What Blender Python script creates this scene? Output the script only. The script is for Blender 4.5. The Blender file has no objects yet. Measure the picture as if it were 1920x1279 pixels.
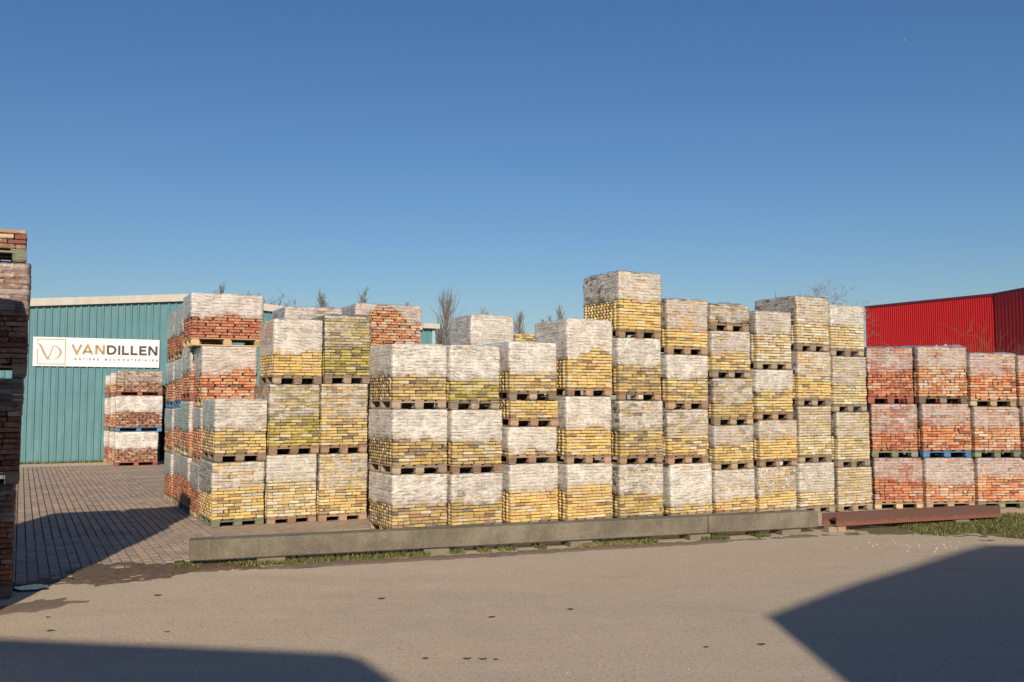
import bpy, bmesh, math, random
import numpy as np
from mathutils import Vector, Matrix

random.seed(7); RNG = np.random.default_rng(11)
SC = bpy.context.scene
COL = SC.collection
RAD = math.radians

# ---------------------------------------------------------------- camera, sky, sun, exposure
cam_d = bpy.data.cameras.new('camera'); cam = bpy.data.objects.new('camera', cam_d); COL.objects.link(cam)
cam.location = (0, 0, 2.15); cam.rotation_euler = (RAD(90 + 3.552), 0, 0)
cam_d.sensor_width = 36.0; cam_d.lens = 1780 / 1920 * 36.0
cam_d.clip_start = 0.1; cam_d.clip_end = 3000
SC.camera = cam

SUN_DIR = Vector((-0.08, 1.0, -0.50)).normalized()        # the way the light travels
W = bpy.data.worlds.new('World'); SC.world = W; W.use_nodes = True
wn = W.node_tree; bg = wn.nodes['Background']
sky = wn.nodes.new('ShaderNodeTexSky'); sky.sky_type = 'NISHITA'; sky.sun_disc = False
sky.sun_elevation = math.asin(-SUN_DIR.z)
sky.sun_rotation = math.atan2(-SUN_DIR.x, -SUN_DIR.y)
sky.altitude = 0; sky.air_density = 1.2; sky.dust_density = 0.5; sky.ozone_density = 5.5
hs = wn.nodes.new('ShaderNodeHueSaturation'); hs.inputs['Saturation'].default_value = 1.12; hs.inputs['Hue'].default_value = 0.507
wn.links.new(sky.outputs[0], hs.inputs['Color']); wn.links.new(hs.outputs[0], bg.inputs[0]); bg.inputs[1].default_value = 0.076
sun_d = bpy.data.lights.new('sun', 'SUN'); sun_d.energy = 4.8; sun_d.angle = RAD(0.53); sun_d.color = (1.0, 0.86, 0.68)
sun = bpy.data.objects.new('sun', sun_d); COL.objects.link(sun)
sun.rotation_euler = SUN_DIR.to_track_quat('-Z', 'Y').to_euler(); sun.location = (2, -20, 30)
SC.view_settings.view_transform = 'Standard'; SC.view_settings.look = 'None'
SC.view_settings.exposure = 0.12; SC.view_settings.gamma = 1.0; SC.view_settings.use_curve_mapping = False
SC.render.engine = 'CYCLES'
SC.cycles.max_bounces = 6; SC.cycles.transparent_max_bounces = 10; SC.cycles.diffuse_bounces = 3

# ---------------------------------------------------------------- helpers
def tag(o, label=None, cat=None, group=None, kind=None):
    if label: o['label'] = label
    if cat: o['category'] = cat
    if group: o['group'] = group
    if kind: o['kind'] = kind
    return o

def empty(name, loc, rz=0.0, **k):
    o = bpy.data.objects.new(name, None); COL.objects.link(o)
    o.location = loc; o.rotation_euler = (0, 0, rz); o.empty_display_size = 0.2
    return tag(o, **k)

def link(name, me, parent=None, loc=(0, 0, 0), rz=0.0, color=None):
    o = bpy.data.objects.new(name, me); COL.objects.link(o)
    o.location = loc
    if rz: o.rotation_euler = (0, 0, rz)
    if parent is not None: o.parent = parent
    if color is not None: o.color = color
    return o

def mesh(name, verts, faces, mat=None, smooth=False):
    me = bpy.data.meshes.new(name); me.from_pydata([tuple(v) for v in verts], [], faces)
    if mat: me.materials.append(mat)
    if smooth: me.polygons.foreach_set('use_smooth', [True] * len(me.polygons))
    me.update(); return me

BOXF = [(0, 3, 2, 1), (4, 5, 6, 7), (0, 1, 5, 4), (1, 2, 6, 5), (2, 3, 7, 6), (3, 0, 4, 7)]
class MB:
    """collects simple solids into one mesh"""
    def __init__(s): s.v = []; s.f = []
    def add(s, vs, fs):
        n = len(s.v); s.v += [tuple(v) for v in vs]; s.f += [tuple(i + n for i in f) for f in fs]
    def box(s, a, b, M=None):
        (x0, y0, z0), (x1, y1, z1) = a, b
        vs = [(x0, y0, z0), (x1, y0, z0), (x1, y1, z0), (x0, y1, z0), (x0, y0, z1), (x1, y0, z1), (x1, y1, z1), (x0, y1, z1)]
        if M: vs = [M @ Vector(v) for v in vs]
        s.add(vs, BOXF)
    def tube(s, pts, rad, n=5, cap=True):
        ring = []
        for i, p in enumerate(pts):
            p = Vector(p); q = Vector(pts[min(i + 1, len(pts) - 1)]) - Vector(pts[max(i - 1, 0)])
            q.normalize(); u = q.orthogonal().normalized(); w = q.cross(u)
            r = rad[i] if hasattr(rad, '__len__') else rad
            ring.append([p + (u * math.cos(6.2832 * k / n) + w * math.sin(6.2832 * k / n)) * r for k in range(n)])
        fs = []
        for i in range(len(pts) - 1):
            for k in range(n): fs.append((i * n + k, i * n + (k + 1) % n, (i + 1) * n + (k + 1) % n, (i + 1) * n + k))
        if cap: fs += [tuple(range(n - 1, -1, -1)), tuple((len(pts) - 1) * n + k for k in range(n))]
        s.add([v for r_ in ring for v in r_], fs)
    def mesh(s, name, mat, smooth=False): return mesh(name, s.v, s.f, mat, smooth)

def bevel_mesh(name, size, bev, mat, jit=0.0, seed=0, seg=1):
    bm = bmesh.new(); bmesh.ops.create_cube(bm, size=1.0)
    for v in bm.verts: v.co = Vector((v.co.x * size[0], v.co.y * size[1], v.co.z * size[2]))
    bmesh.ops.bevel(bm, geom=bm.edges[:], offset=bev, segments=seg, affect='EDGES')
    r = random.Random(seed)
    for v in bm.verts: v.co += Vector((r.uniform(-jit, jit), r.uniform(-jit, jit), r.uniform(-jit, jit)))
    me = bpy.data.meshes.new(name); bm.to_mesh(me); bm.free()
    if mat: me.materials.append(mat)
    return me

def hash2(ix, iy, seed):
    h = (ix.astype(np.int64) * 374761393 + iy.astype(np.int64) * 668265263 + seed * 974634777) & 0x7fffffff
    h = ((h ^ (h >> 13)) * 1274126177) & 0x7fffffff
    return ((h ^ (h >> 16)) & 0xffff) / 65535.0
def vnoise(x, y, seed=0):
    x = np.asarray(x, float); y = np.asarray(y, float)
    x0 = np.floor(x); y0 = np.floor(y); fx = x - x0; fy = y - y0
    fx = fx * fx * (3 - 2 * fx); fy = fy * fy * (3 - 2 * fy)
    a = hash2(x0, y0, seed); b = hash2(x0 + 1, y0, seed); c = hash2(x0, y0 + 1, seed); d = hash2(x0 + 1, y0 + 1, seed)
    return (a + (b - a) * fx) * (1 - fy) + (c + (d - c) * fx) * fy
def fbm(x, y, seed=0, o=3):
    s = 0; a = 0.5
    for k in range(o): s = s + a * vnoise(x * 2 ** k, y * 2 ** k, seed + k * 17); a *= 0.5
    return s / (1 - 0.5 ** o)

# ---------------------------------------------------------------- materials
class NT:
    def __init__(s, name):
        s.m = bpy.data.materials.new(name); s.m.use_nodes = True; s.t = s.m.node_tree
        s.b = s.t.nodes['Principled BSDF']; s.out = s.t.nodes['Material Output']
    def n(s, typ, **k):
        nd = s.t.nodes.new(typ)
        for a, v in k.items(): setattr(nd, a, v)
        return nd
    def l(s, a, b): s.t.links.new(a, b)
    def val(s, x):
        return x
    def _in(s, sock, v):
        if hasattr(v, 'is_linked') or hasattr(v, 'links'): s.l(v, sock)
        else: sock.default_value = v
    def math(s, op, a, b=0.0, c=None, clamp=False):
        nd = s.n('ShaderNodeMath', operation=op, use_clamp=clamp); s._in(nd.inputs[0], a); s._in(nd.inputs[1], b)
        if c is not None: s._in(nd.inputs[2], c)
        return nd.outputs[0]
    def mix(s, f, a, b, typ='MIX'):
        nd = s.n('ShaderNodeMix', data_type='RGBA', blend_type=typ); s._in(nd.inputs[0], f)
        s._in(nd.inputs[6], a if not isinstance(a, tuple) or len(a) == 4 else (*a, 1)); s._in(nd.inputs[7], b if not isinstance(b, tuple) or len(b) == 4 else (*b, 1))
        return nd.outputs[2]
    def noise(s, vec, scale, detail=4, rough=0.55, dist=0.0):
        nd = s.n('ShaderNodeTexNoise'); nd.inputs['Scale'].default_value = scale; nd.inputs['Detail'].default_value = detail
        nd.inputs['Roughness'].default_value = rough; nd.inputs['Distortion'].default_value = dist
        if vec is not None: s.l(vec, nd.inputs['Vector'])
        return nd.outputs['Fac']
    def ramp(s, f, lo, hi):
        nd = s.n('ShaderNodeMapRange', interpolation_type='SMOOTHSTEP'); s._in(nd.inputs[0], f)
        s._in(nd.inputs[1], lo); s._in(nd.inputs[2], hi); return nd.outputs[0]
    def vmath(s, op, a, b):
        nd = s.n('ShaderNodeVectorMath', operation=op); s._in(nd.inputs[0], a); s._in(nd.inputs[1], b); return nd.outputs[0]
    def tc(s, which='Object'): return s.n('ShaderNodeTexCoord').outputs[which]
    def bump(s, h, strength=0.3, dist=0.01):
        nd = s.n('ShaderNodeBump'); nd.inputs['Strength'].default_value = strength; nd.inputs['Distance'].default_value = dist
        s.l(h, nd.inputs['Height']); s.l(nd.outputs[0], s.b.inputs['Normal']); return nd
    def set(s, **k):
        for a, v in k.items(): s._in(s.b.inputs[a.replace('_', ' ')], v if not isinstance(v, tuple) or len(v) == 4 else (*v, 1))

def brick_material(name, source):
    t = NT(name)
    if source == 'object':
        oi = t.n('ShaderNodeObjectInfo'); base = oi.outputs['Color']
        off = t.n('ShaderNodeCombineXYZ'); t.l(t.math('MULTIPLY', oi.outputs['Random'], 91.0), off.inputs[0]); t.l(t.math('MULTIPLY', oi.outputs['Random'], 37.0), off.inputs[2])
        vec = t.vmath('ADD', t.tc(), off.outputs[0])
    else:
        a = t.n('ShaderNodeAttribute', attribute_name='Col'); base = a.outputs['Color']; vec = t.tc()
    n1 = t.noise(vec, 22, 6, 0.75); n2 = t.noise(vec, 8, 4, 0.7); n3 = t.noise(vec, 70, 4, 0.7)
    c = t.mix(t.math('MULTIPLY', t.ramp(n1, 0.42, 0.62), 0.55), base, (0.64, 0.57, 0.46), 'MIX')
    c = t.mix(t.ramp(n2, 0.47, 0.60), base, c)
    c = t.mix(t.math('MULTIPLY', t.ramp(n3, 0.5, 0.72), 0.45), c, (0.30, 0.24, 0.16), 'MULTIPLY')
    n4 = t.noise(vec, 12, 5, 0.75)
    c = t.mix(t.math('MULTIPLY', t.ramp(n4, 0.58, 0.68), 0.62), c, (0.17, 0.145, 0.095))
    t.set(Base_Color=c, Roughness=0.9); t.b.inputs['Specular IOR Level'].default_value = 0.2
    t.bump(t.math('ADD', n1, n3), 0.7, 0.012)
    return t.m
M_BRICK = brick_material('weathered_brick', 'object')
M_BRICKM = brick_material('weathered_brick_rows', 'attr')

def wood_material():
    t = NT('pallet_wood'); oi = t.n('ShaderNodeObjectInfo')
    off = t.n('ShaderNodeCombineXYZ'); t.l(t.math('MULTIPLY', oi.outputs['Random'], 53.0), off.inputs[1])
    v = t.vmath('ADD', t.tc(), off.outputs[0])
    st = t.vmath('MULTIPLY', v, (6.0, 6.0, 60.0))
    g = t.noise(st, 3.0, 5, 0.6); p = t.noise(v, 7, 4, 0.6)
    c = t.mix(t.math('MULTIPLY', g, 0.75), oi.outputs['Color'], (0.10, 0.08, 0.06), 'MIX')
    c = t.mix(t.math('MULTIPLY', t.ramp(p, 0.5, 0.75), 0.55), c, (0.07, 0.07, 0.045))
    t.set(Base_Color=c, Roughness=0.85); t.bump(g, 0.4, 0.004); return t.m
M_WOOD = wood_material()

def film_material():
    """clinging stretch film: milky and see-through; object colour = (cover, show-through, dirt)"""
    t = NT('stretch_film'); oi = t.n('ShaderNodeObjectInfo'); sep = t.n('ShaderNodeSeparateColor'); t.l(oi.outputs['Color'], sep.inputs[0])
    R, G, B = sep.outputs
    uv = t.n('ShaderNodeUVMap'); sx = t.n('ShaderNodeSeparateXYZ'); t.l(uv.outputs[0], sx.inputs[0])
    off = t.n('ShaderNodeCombineXYZ'); t.l(t.math('MULTIPLY', oi.outputs['Random'], 77.0), off.inputs[0]); t.l(t.math('MULTIPLY', oi.outputs['Random'], 31.0), off.inputs[1])
    ov = t.vmath('ADD', t.tc(), off.outputs[0])
    # which brick lies behind this point
    row = t.math('FLOOR', sx.outputs[1]); par = t.math('MULTIPLY', t.math('MODULO', row, 2.0), 0.5)
    cx = t.math('FLOOR', t.math('ADD', sx.outputs[0], par))
    cell = t.n('ShaderNodeCombineXYZ'); t.l(t.math('ADD', cx, t.math('MULTIPLY', oi.outputs['Random'], 500.0)), cell.inputs[0]); t.l(row, cell.inputs[1])
    wn_ = t.n('ShaderNodeTexWhiteNoise', noise_dimensions='2D'); t.l(cell.outputs[0], wn_.inputs[0])
    big = t.noise(ov, 2.6, 3, 0.6); mid = t.noise(ov, 14, 5, 0.65)
    f = t.math('ADD', t.math('MULTIPLY', wn_.outputs[0], 0.38), t.math('ADD', t.math('MULTIPLY', big, 0.75), t.math('MULTIPLY', mid, 0.35)))
    f = t.math('SUBTRACT', f, 0.32)
    th = t.math('SUBTRACT', f, t.math('MULTIPLY', G, 0.75))
    show = t.math('SUBTRACT', 1.0, t.ramp(th, -0.03, 0.09))
    # creases: long thin horizontal pulls
    sxo = t.n('ShaderNodeSeparateXYZ'); t.l(ov, sxo.inputs[0])
    slope = t.math('MULTIPLY', t.math('SUBTRACT', t.math('FRACT', t.math('MULTIPLY', oi.outputs['Random'], 7.31)), 0.5), 0.5)
    lowf = t.math('MULTIPLY', t.math('SUBTRACT', t.noise(ov, 2.2, 2, 0.5), 0.5), 0.16)
    zz = t.math('ADD', t.math('ADD', sxo.outputs[2], t.math('MULTIPLY', sxo.outputs[0], slope)), lowf)
    cmb = t.n('ShaderNodeCombineXYZ'); t.l(sxo.outputs[0], cmb.inputs[0]); t.l(sxo.outputs[1], cmb.inputs[1]); t.l(zz, cmb.inputs[2])
    cr = t.vmath('MULTIPLY', cmb.outputs[0], (1.5, 1.5, 26.0)); n1 = t.noise(cr, 1.6, 6, 0.72, 0.5)
    lines = t.math('ABSOLUTE', t.math('SUBTRACT', n1, 0.5)); crease = t.math('MULTIPLY', t.math('SUBTRACT', 1.0, t.ramp(lines, 0.004, 0.030)), t.ramp(t.noise(ov, 5, 3, 0.6), 0.34, 0.52))
    fr = t.math('FRACT', sx.outputs[1])
    fr = t.math('ADD', fr, t.math('MULTIPLY', t.math('SUBTRACT', mid, 0.5), 0.35))
    gap = t.math('SUBTRACT', 1.0, t.ramp(t.math('ABSOLUTE', t.math('SUBTRACT', fr, 0.03)), 0.03, 0.14))
    gap = t.math('MULTIPLY', gap, t.ramp(t.noise(ov, 6, 3, 0.6), 0.44, 0.64))
    fu = t.math('FRACT', t.math('ADD', sx.outputs[0], par))
    gv = t.math('SUBTRACT', 1.0, t.ramp(t.math('ABSOLUTE', t.math('SUBTRACT', fu, 0.02)), 0.0, 0.035))
    gv = t.math('MULTIPLY', gv, t.ramp(t.noise(ov, 11, 2, 0.6), 0.54, 0.64))
    vs = t.noise(t.vmath('MULTIPLY', ov, (30.0, 30.0, 1.2)), 2.0, 3, 0.6); vst = t.math('MULTIPLY', t.ramp(vs, 0.60, 0.68), t.ramp(t.noise(ov, 3.1, 2, 0.5), 0.50, 0.62))
    blot = t.ramp(t.noise(ov, 17, 6, 0.8), 0.60, 0.70)
    crease = t.math('MAXIMUM', crease, t.math('MAXIMUM', t.math('MULTIPLY', vst, 0.6), t.math('MULTIPLY', blot, 0.75)))
    crease_dark = t.math('MAXIMUM', t.math('MAXIMUM', t.math('MULTIPLY', gap, 0.75), t.math('MULTIPLY', gv, 0.8)), t.math('MULTIPLY', crease, 0.95))
    a = t.math('MULTIPLY', R, t.math('SUBTRACT', 1.0, t.math('MULTIPLY', show, 0.72)))
    a = t.math('MULTIPLY', a, t.math('SUBTRACT', 1.0, t.math('MULTIPLY', crease_dark, 0.62)))
    a = t.math('MULTIPLY', a, t.math('ADD', 0.82, t.math('MULTIPLY', mid, 0.36)), clamp=True)
    ea = t.n('ShaderNodeAttribute', attribute_name='edge')
    fade = t.ramp(t.math('ADD', t.math('MULTIPLY', ea.outputs['Fac'], 0.8), t.math('MULTIPLY', t.math('SUBTRACT', t.noise(ov, 9, 5, 0.7), 0.5), 1.3)), 0.30, 0.85)
    a = t.math('MULTIPLY', a, t.math('SUBTRACT', 1.0, t.math('MULTIPLY', fade, 0.62)))
    dn = t.noise(ov, 20, 5, 0.7); dirt = t.math('MULTIPLY', t.ramp(dn, 0.42, 0.66), B, clamp=True)
    c = t.mix(dirt, (0.87, 0.83, 0.765), (0.25, 0.225, 0.14))
    tone = t.ramp(t.noise(ov, 3.7, 4, 0.65), 0.40, 0.66)
    c = t.mix(t.math('MULTIPLY', tone, 0.42), c, (0.46, 0.42, 0.38))
    c = t.mix(t.math('SUBTRACT', 1.0, oi.outputs['Alpha']), c, (0.47, 0.37, 0.37))
    c = t.mix(t.math('MULTIPLY', crease_dark, 0.92), c, (0.085, 0.07, 0.05))  # shade and dirt of creases and brick gaps put into the film colour
    t.set(Base_Color=c, Roughness=0.42); t.b.inputs['Specular IOR Level'].default_value = 0.45
    h = t.math('ADD', n1, t.math('ADD', t.math('MULTIPLY', mid, 0.5), t.math('MULTIPLY', gap, -0.5)))
    bp = t.bump(h, 0.7, 0.008); t.b.inputs['Specular IOR Level'].default_value = 0.0
    tr = t.n('ShaderNodeBsdfTransparent'); mx = t.n('ShaderNodeMixShader')
    t.l(a, mx.inputs[0]); t.l(tr.outputs[0], mx.inputs[1]); t.l(t.b.outputs[0], mx.inputs[2])
    gl = t.n('ShaderNodeBsdfGlossy'); gl.inputs['Roughness'].default_value = 0.16; gl.inputs['Color'].default_value = (1, 1, 1, 1)
    b2 = t.n('ShaderNodeBump'); b2.inputs['Strength'].default_value = 0.6; b2.inputs['Distance'].default_value = 0.012; t.l(h, b2.inputs['Height']); t.l(b2.outputs[0], gl.inputs['Normal'])
    fz = t.n('ShaderNodeFresnel'); fz.inputs['IOR'].default_value = 1.42
    m2 = t.n('ShaderNodeMixShader'); t.l(t.math('MULTIPLY', fz.outputs[0], 1.0), m2.inputs[0]); t.l(mx.outputs[0], m2.inputs[1]); t.l(gl.outputs[0], m2.inputs[2]); t.l(m2.outputs[0], t.out.inputs[0])
    return t.m
M_FILM = film_material()

def simple(name, col, rough=0.7, noise=0.0, scale=8, bump=0.0, spec=0.4, metal=0.0, dark=(0.5, 0.5, 0.5), stretch=None):
    t = NT(name); v = t.tc()
    if stretch: v = t.vmath('MULTIPLY', v, stretch)
    if noise:
        n = t.noise(v, scale, 6, 0.65)
        c = t.mix(t.math('MULTIPLY', t.ramp(n, 0.3, 0.75), noise), col, tuple(col[i] * dark[i] for i in range(3)))
        t.set(Base_Color=c)
        if bump: t.bump(n, bump, 0.01)
    else: t.set(Base_Color=col)
    t.set(Roughness=rough); t.b.inputs['Specular IOR Level'].default_value = spec; t.b.inputs['Metallic'].default_value = metal
    return t.m
# ================================================================ GROUND
def asphalt_material():
    t = NT('sandy_asphalt'); v = t.tc('Object')
    st = t.vmath('MULTIPLY', v, (0.55, 1.6, 1.0))
    big = t.noise(st, 0.35, 5, 0.6, 0.6); mid = t.noise(v, 2.2, 5, 0.65); fine = t.noise(v, 26, 6, 0.85); grit = t.noise(v, 95, 4, 0.8)
    vo = t.n('ShaderNodeTexVoronoi', feature='F1'); vo.inputs['Scale'].default_value = 95; t.l(v, vo.inputs['Vector'])
    spk = t.n('ShaderNodeSeparateColor'); t.l(vo.outputs['Color'], spk.inputs[0])
    sx = t.n('ShaderNodeSeparateXYZ'); t.l(v, sx.inputs[0])
    # sand lies thicker towards the lane, bare grey stone shows more on the far side
    side = t.ramp(t.math('ADD', sx.outputs[0], t.math('MULTIPLY', big, 6.0)), -1.0, 9.0)
    sand = t.math('SUBTRACT', 1.0, t.math('MULTIPLY', side, 0.75))
    f = t.math('MULTIPLY', t.ramp(t.math('ADD', t.math('MULTIPLY', mid, 0.5), t.math('MULTIPLY', big, 0.6)), 0.28, 0.75), sand)
    tr_ = t.noise(t.vmath('MULTIPLY', v, (0.22, 2.6, 1.0)), 1.0, 5, 0.6, 0.4); f = t.math('ADD', t.math('MULTIPLY', f, 0.75), t.math('MULTIPLY', t.ramp(tr_, 0.45, 0.70), 0.15), clamp=True)
    c = t.mix(f, (0.43, 0.36, 0.27), (0.64, 0.51, 0.355))
    patch = t.noise(t.vmath('MULTIPLY', v, (0.5, 1.3, 1.0)), 0.9, 6, 0.7, 0.8); c = t.mix(t.math('MULTIPLY', t.ramp(patch, 0.52, 0.70), t.math('ADD', 0.12, t.math('MULTIPLY', side, 0.38))), c, (0.27, 0.225, 0.17))
    c = t.mix(t.math('MULTIPLY', t.ramp(fine, 0.48, 0.62), 0.62), c, (0.24, 0.195, 0.145))
    c = t.mix(t.math('MULTIPLY', t.ramp(grit, 0.50, 0.60), 0.75), c, (0.66, 0.56, 0.44))
    c = t.mix(t.math('MULTIPLY', t.ramp(spk.outputs[0], 0.970, 0.980), 0.5), c, (0.62, 0.57, 0.50))
    c = t.mix(t.math('MULTIPLY', t.ramp(spk.outputs[1], 0.955, 0.965), 0.5), c, (0.05, 0.04, 0.035))
    t.set(Base_Color=c, Roughness=0.92); t.b.inputs['Specular IOR Level'].default_value = 0.25
    t.bump(t.math('ADD', t.math('MULTIPLY', mid, 1.2), t.math('ADD', fine, t.math('MULTIPLY', grit, 0.8))), 0.55, 0.012)
    return t.m
M_ASPH = asphalt_material()
g = MB(); g.add([(-600, -300, 0), (600, -300, 0), (600, 900, 0), (-600, 900, 0)], [(0, 1, 2, 3)])
tag(link('ground', g.mesh('ground', M_ASPH)), 'sandy grey asphalt yard in front of the brick stacks', kind='structure')

YAW = RAD(27.3); CY, SY = math.cos(YAW), math.sin(YAW)
def G2W(a, b, o=(-4.51, 14.74)): return (o[0] + a * CY - b * SY, o[1] + a * SY + b * CY)

# --- paved lane: a sand bed, the 300 nearest bricks as parts, the rest joined
def paver_material():
    t = NT('paving_brick'); oi = t.n('ShaderNodeObjectInfo')
    geo = t.n('ShaderNodeNewGeometry'); v = geo.outputs['Position']
    a = t.n('ShaderNodeAttribute', attribute_name='Col')
    base = t.mix(a.outputs['Alpha'], oi.outputs['Color'], a.outputs['Color'])
    n = t.noise(v, 40, 4, 0.7); m = t.noise(v, 1.1, 5, 0.6); k = t.noise(v, 9, 4, 0.6)
    c = t.mix(t.math('MULTIPLY', t.ramp(n, 0.4, 0.8), 0.4), base, (0.10, 0.075, 0.06))
    c = t.mix(t.math('MULTIPLY', t.ramp(m, 0.4, 0.7), 0.45), c, (0.42, 0.325, 0.235))
    c = t.mix(t.math('MULTIPLY', t.ramp(k, 0.55, 0.75), 0.3), c, (0.2, 0.155, 0.12))
    t.set(Base_Color=c, Roughness=0.88); t.bump(n, 0.4, 0.004); return t.m
M_PAVE = paver_material()
M_BED = simple('joint_sand', (0.050, 0.038, 0.028), 0.95, 0.6, 20, 0.5)
A0, A1, B0, B1 = -11.5, 0.0, -4.2, 19.0
def lane_edge(a): return -1.62 + 0.40 * a + 0.25 * (fbm(np.array([a * 1.3]), np.array([3.3]), 5)[0] - .5) if a < 0 else -1.62
bed = MB(); q = [G2W(A0, B0 + .2), G2W(A1 + .02, -1.7), G2W(A1 + .02, B1), G2W(A0, B1)]
q[0] = G2W(A0, lane_edge(A0)); bed.add([(x, y, 0.004) for x, y in q], [(0, 1, 2, 3)])
pav = link('brick_paving', bed.mesh('paving_bed', M_BED)); tag(pav, 'brown brick paved lane leading back to the teal warehouse', kind='structure')
PW, PL = 0.125, 0.26
def paver_mesh(seed, L): return bevel_mesh('paver', (PW - 0.010, L, 0.07), 0.006, M_PAVE, 0.0012, seed)
pm = [paver_mesh(i, PL - 0.012) for i in range(5)]
cand = []
for i in range(int((A1 - A0) / PW)):
    a = A1 - PW * (i + .5) - 0.004
    j0 = int(B0 / PL) - 2
    for j in range(j0, int(B1 / PL)):
        b = (j + (0.5 if i % 2 else 0.0)) * PL
        if b < lane_edge(a) + 0.13: continue
        x, y = G2W(a, b)
        if y > 31.2 + 0.516 * (x + 16.43) + 0.2: continue
        if x / y < -0.56: continue
        cand.append((math.hypot(x, y) + max(0, (-x / y) - .5) * 40, a, b, x, y))
cand.sort()
PCOL = [(0.37, 0.285, 0.22), (0.34, 0.26, 0.20), (0.40, 0.305, 0.23), (0.31, 0.24, 0.19), (0.38, 0.285, 0.21)]
rr = random.Random(3)
pv_v = []; pv_f = []; pv_c = []
for n_, (d_, a, b, x, y) in enumerate(cand):
    dz = 0.006 * (fbm(np.array([x * .8]), np.array([y * .8]), 9)[0] - .5) * 3
    c = rr.choice(PCOL); k = rr.uniform(.88, 1.12); c = (c[0] * k, c[1] * k, c[2] * k)
    if n_ < 300:
        o = link('paver', pm[n_ % 5], pav, (x, y, -0.019 + dz + rr.uniform(-.002, .002)), YAW + rr.uniform(-.012, .012), (*c, 1))
    else:
        h = 0.015 + dz + rr.uniform(-.002, .002); w2, l2 = (PW - .010) / 2, (PL - .012) / 2; e = .006
        nn = len(pv_v); wob = rr.uniform(-.01, .01)
        for (da, db, zz) in ((-w2, -l2, -.02), (w2, -l2, -.02), (w2, l2, -.02), (-w2, l2, -.02), (-w2 + e, -l2 + e, h), (w2 - e, -l2 + e, h), (w2 - e, l2 - e, h), (-w2 + e, l2 - e, h)):
            X, Y_ = G2W(a + da + db * wob, b + db - da * wob); pv_v.append((X, Y_, zz)); pv_c.append((*c, 1.0))
        pv_f += [tuple(nn + i for i in f) for f in BOXF[1:]]
me = mesh('far_pavers', pv_v, pv_f, M_PAVE)
ca = me.color_attributes.new('Col', 'FLOAT_COLOR', 'POINT'); ca.data.foreach_set('color', np.array(pv_c, 'f').ravel())
tag(link('paver_rows', me, pav), kind='stuff')
for m_ in pm:
    ca = m_.color_attributes.new('Col', 'FLOAT_COLOR', 'POINT'); ca.data.foreach_set('color', np.zeros(len(m_.vertices) * 4, 'f'))

# --- concrete slabs the stacks stand on
M_SLAB = simple('concrete_slab', (0.38, 0.30, 0.225), 0.9, 0.7, 5, 0.35, dark=(0.55, 0.53, 0.5))
sb = MB(); c4 = [G2W(0.02, -1.35), G2W(13.2, -1.35), G2W(13.2, 19), G2W(0.02, 19)]
sb.add([(x, y, 0.004) for x, y in c4], [(0, 1, 2, 3)])
slabs = tag(link('concrete_paving', sb.mesh('slab_bed', M_BED)), 'worn concrete slabs under the brick stacks', kind='structure')
sl = [bevel_mesh('slab', (1.98, 1.28, 0.10), 0.012, M_SLAB, 0.002, s) for s in range(4)]
for i in range(6):
    for j in range(15):
        a = 0.012 + .99 + i * 2.0 + (0.0 if j % 2 else 0.0); b = -1.28 + .66 + j * 1.31
        if a > 8 and j < 1: continue
        x, y = G2W(a, b)
        if abs(x / y) > .62: continue
        link('slab', sl[(i * 3 + j) % 4], slabs, (x, y, -0.030 + rr.uniform(-.004, .004)), YAW + rr.uniform(-.004, .004))

# --- dark mud over the seam between asphalt and paving, ragged because it sinks below the surface
def ragged_sheet(name, cx, cy, rx, ry, rot, mat, top, seed, res=0.035, parent=None, rough=.55, scale=2.2, fine=7, flat=None):
    nx, ny = int(rx * 2.6 / res), int(ry * 2.6 / res)
    u = np.linspace(-1.3, 1.3, nx); v = np.linspace(-1.3, 1.3, ny); U, V = np.meshgrid(u, v, indexing='ij')
    X = cx + U * rx * math.cos(rot) - V * ry * math.sin(rot); Y_ = cy + U * rx * math.sin(rot) + V * ry * math.cos(rot)
    r = np.sqrt(U ** 2 + V ** 2)
    m = 1.0 - r + rough * (fbm(X * scale, Y_ * scale, seed, 5) - .5) * 2 + .45 * (fbm(X * fine, Y_ * fine, seed + 5, 4) - .5) * 2
    Z = np.clip(m * 0.05, -.03, top) + 0.006 * fbm(X * 16, Y_ * 16, seed + 9, 3) * (m > 0)
    if flat is not None: Z = np.where(m > 0, flat, flat - .02)
    idx = np.arange(nx * ny).reshape(nx, ny)
    F = []
    keep = (m > -0.25)
    for i in range(nx - 1):
        for j in range(ny - 1):
            if keep[i, j] or keep[i + 1, j] or keep[i, j + 1] or keep[i + 1, j + 1]: F.append((int(idx[i, j]), int(idx[i + 1, j]), int(idx[i + 1, j + 1]), int(idx[i, j + 1])))
    me = mesh(name, np.stack([X.ravel(), Y_.ravel(), Z.ravel()], 1), F, mat, True)
    return link(name, me, parent)
M_MUD = simple('damp_mud', (0.165, 0.112, 0.074), 0.8, 0.9, 16, 0.9, spec=.35, dark=(0.45, 0.45, 0.42))
tag(ragged_sheet('mud', -4.85, 11.95, 0.62, 0.62, RAD(30), M_MUD, .030, 21, rough=1.1, scale=2.6, fine=11), 'dark damp mud on the seam of asphalt and paving', kind='stuff')
tag(ragged_sheet('mud', -3.85, 12.35, 0.55, 0.42, RAD(20), M_MUD, .026, 33, rough=1.1, scale=2.6, fine=11), 'damp mud around the end of the concrete beam', kind='stuff')
tag(ragged_sheet('mud', -6.1, 11.3, 0.9, 0.36, RAD(20), M_MUD, .010, 47), 'wet mud beside the puddle in the shade', kind='stuff')
M_SILT = simple('sand_silt', (0.22, 0.168, 0.12), 0.9, 0.8, 12, 0.7, dark=(.6, .6, .6))
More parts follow.
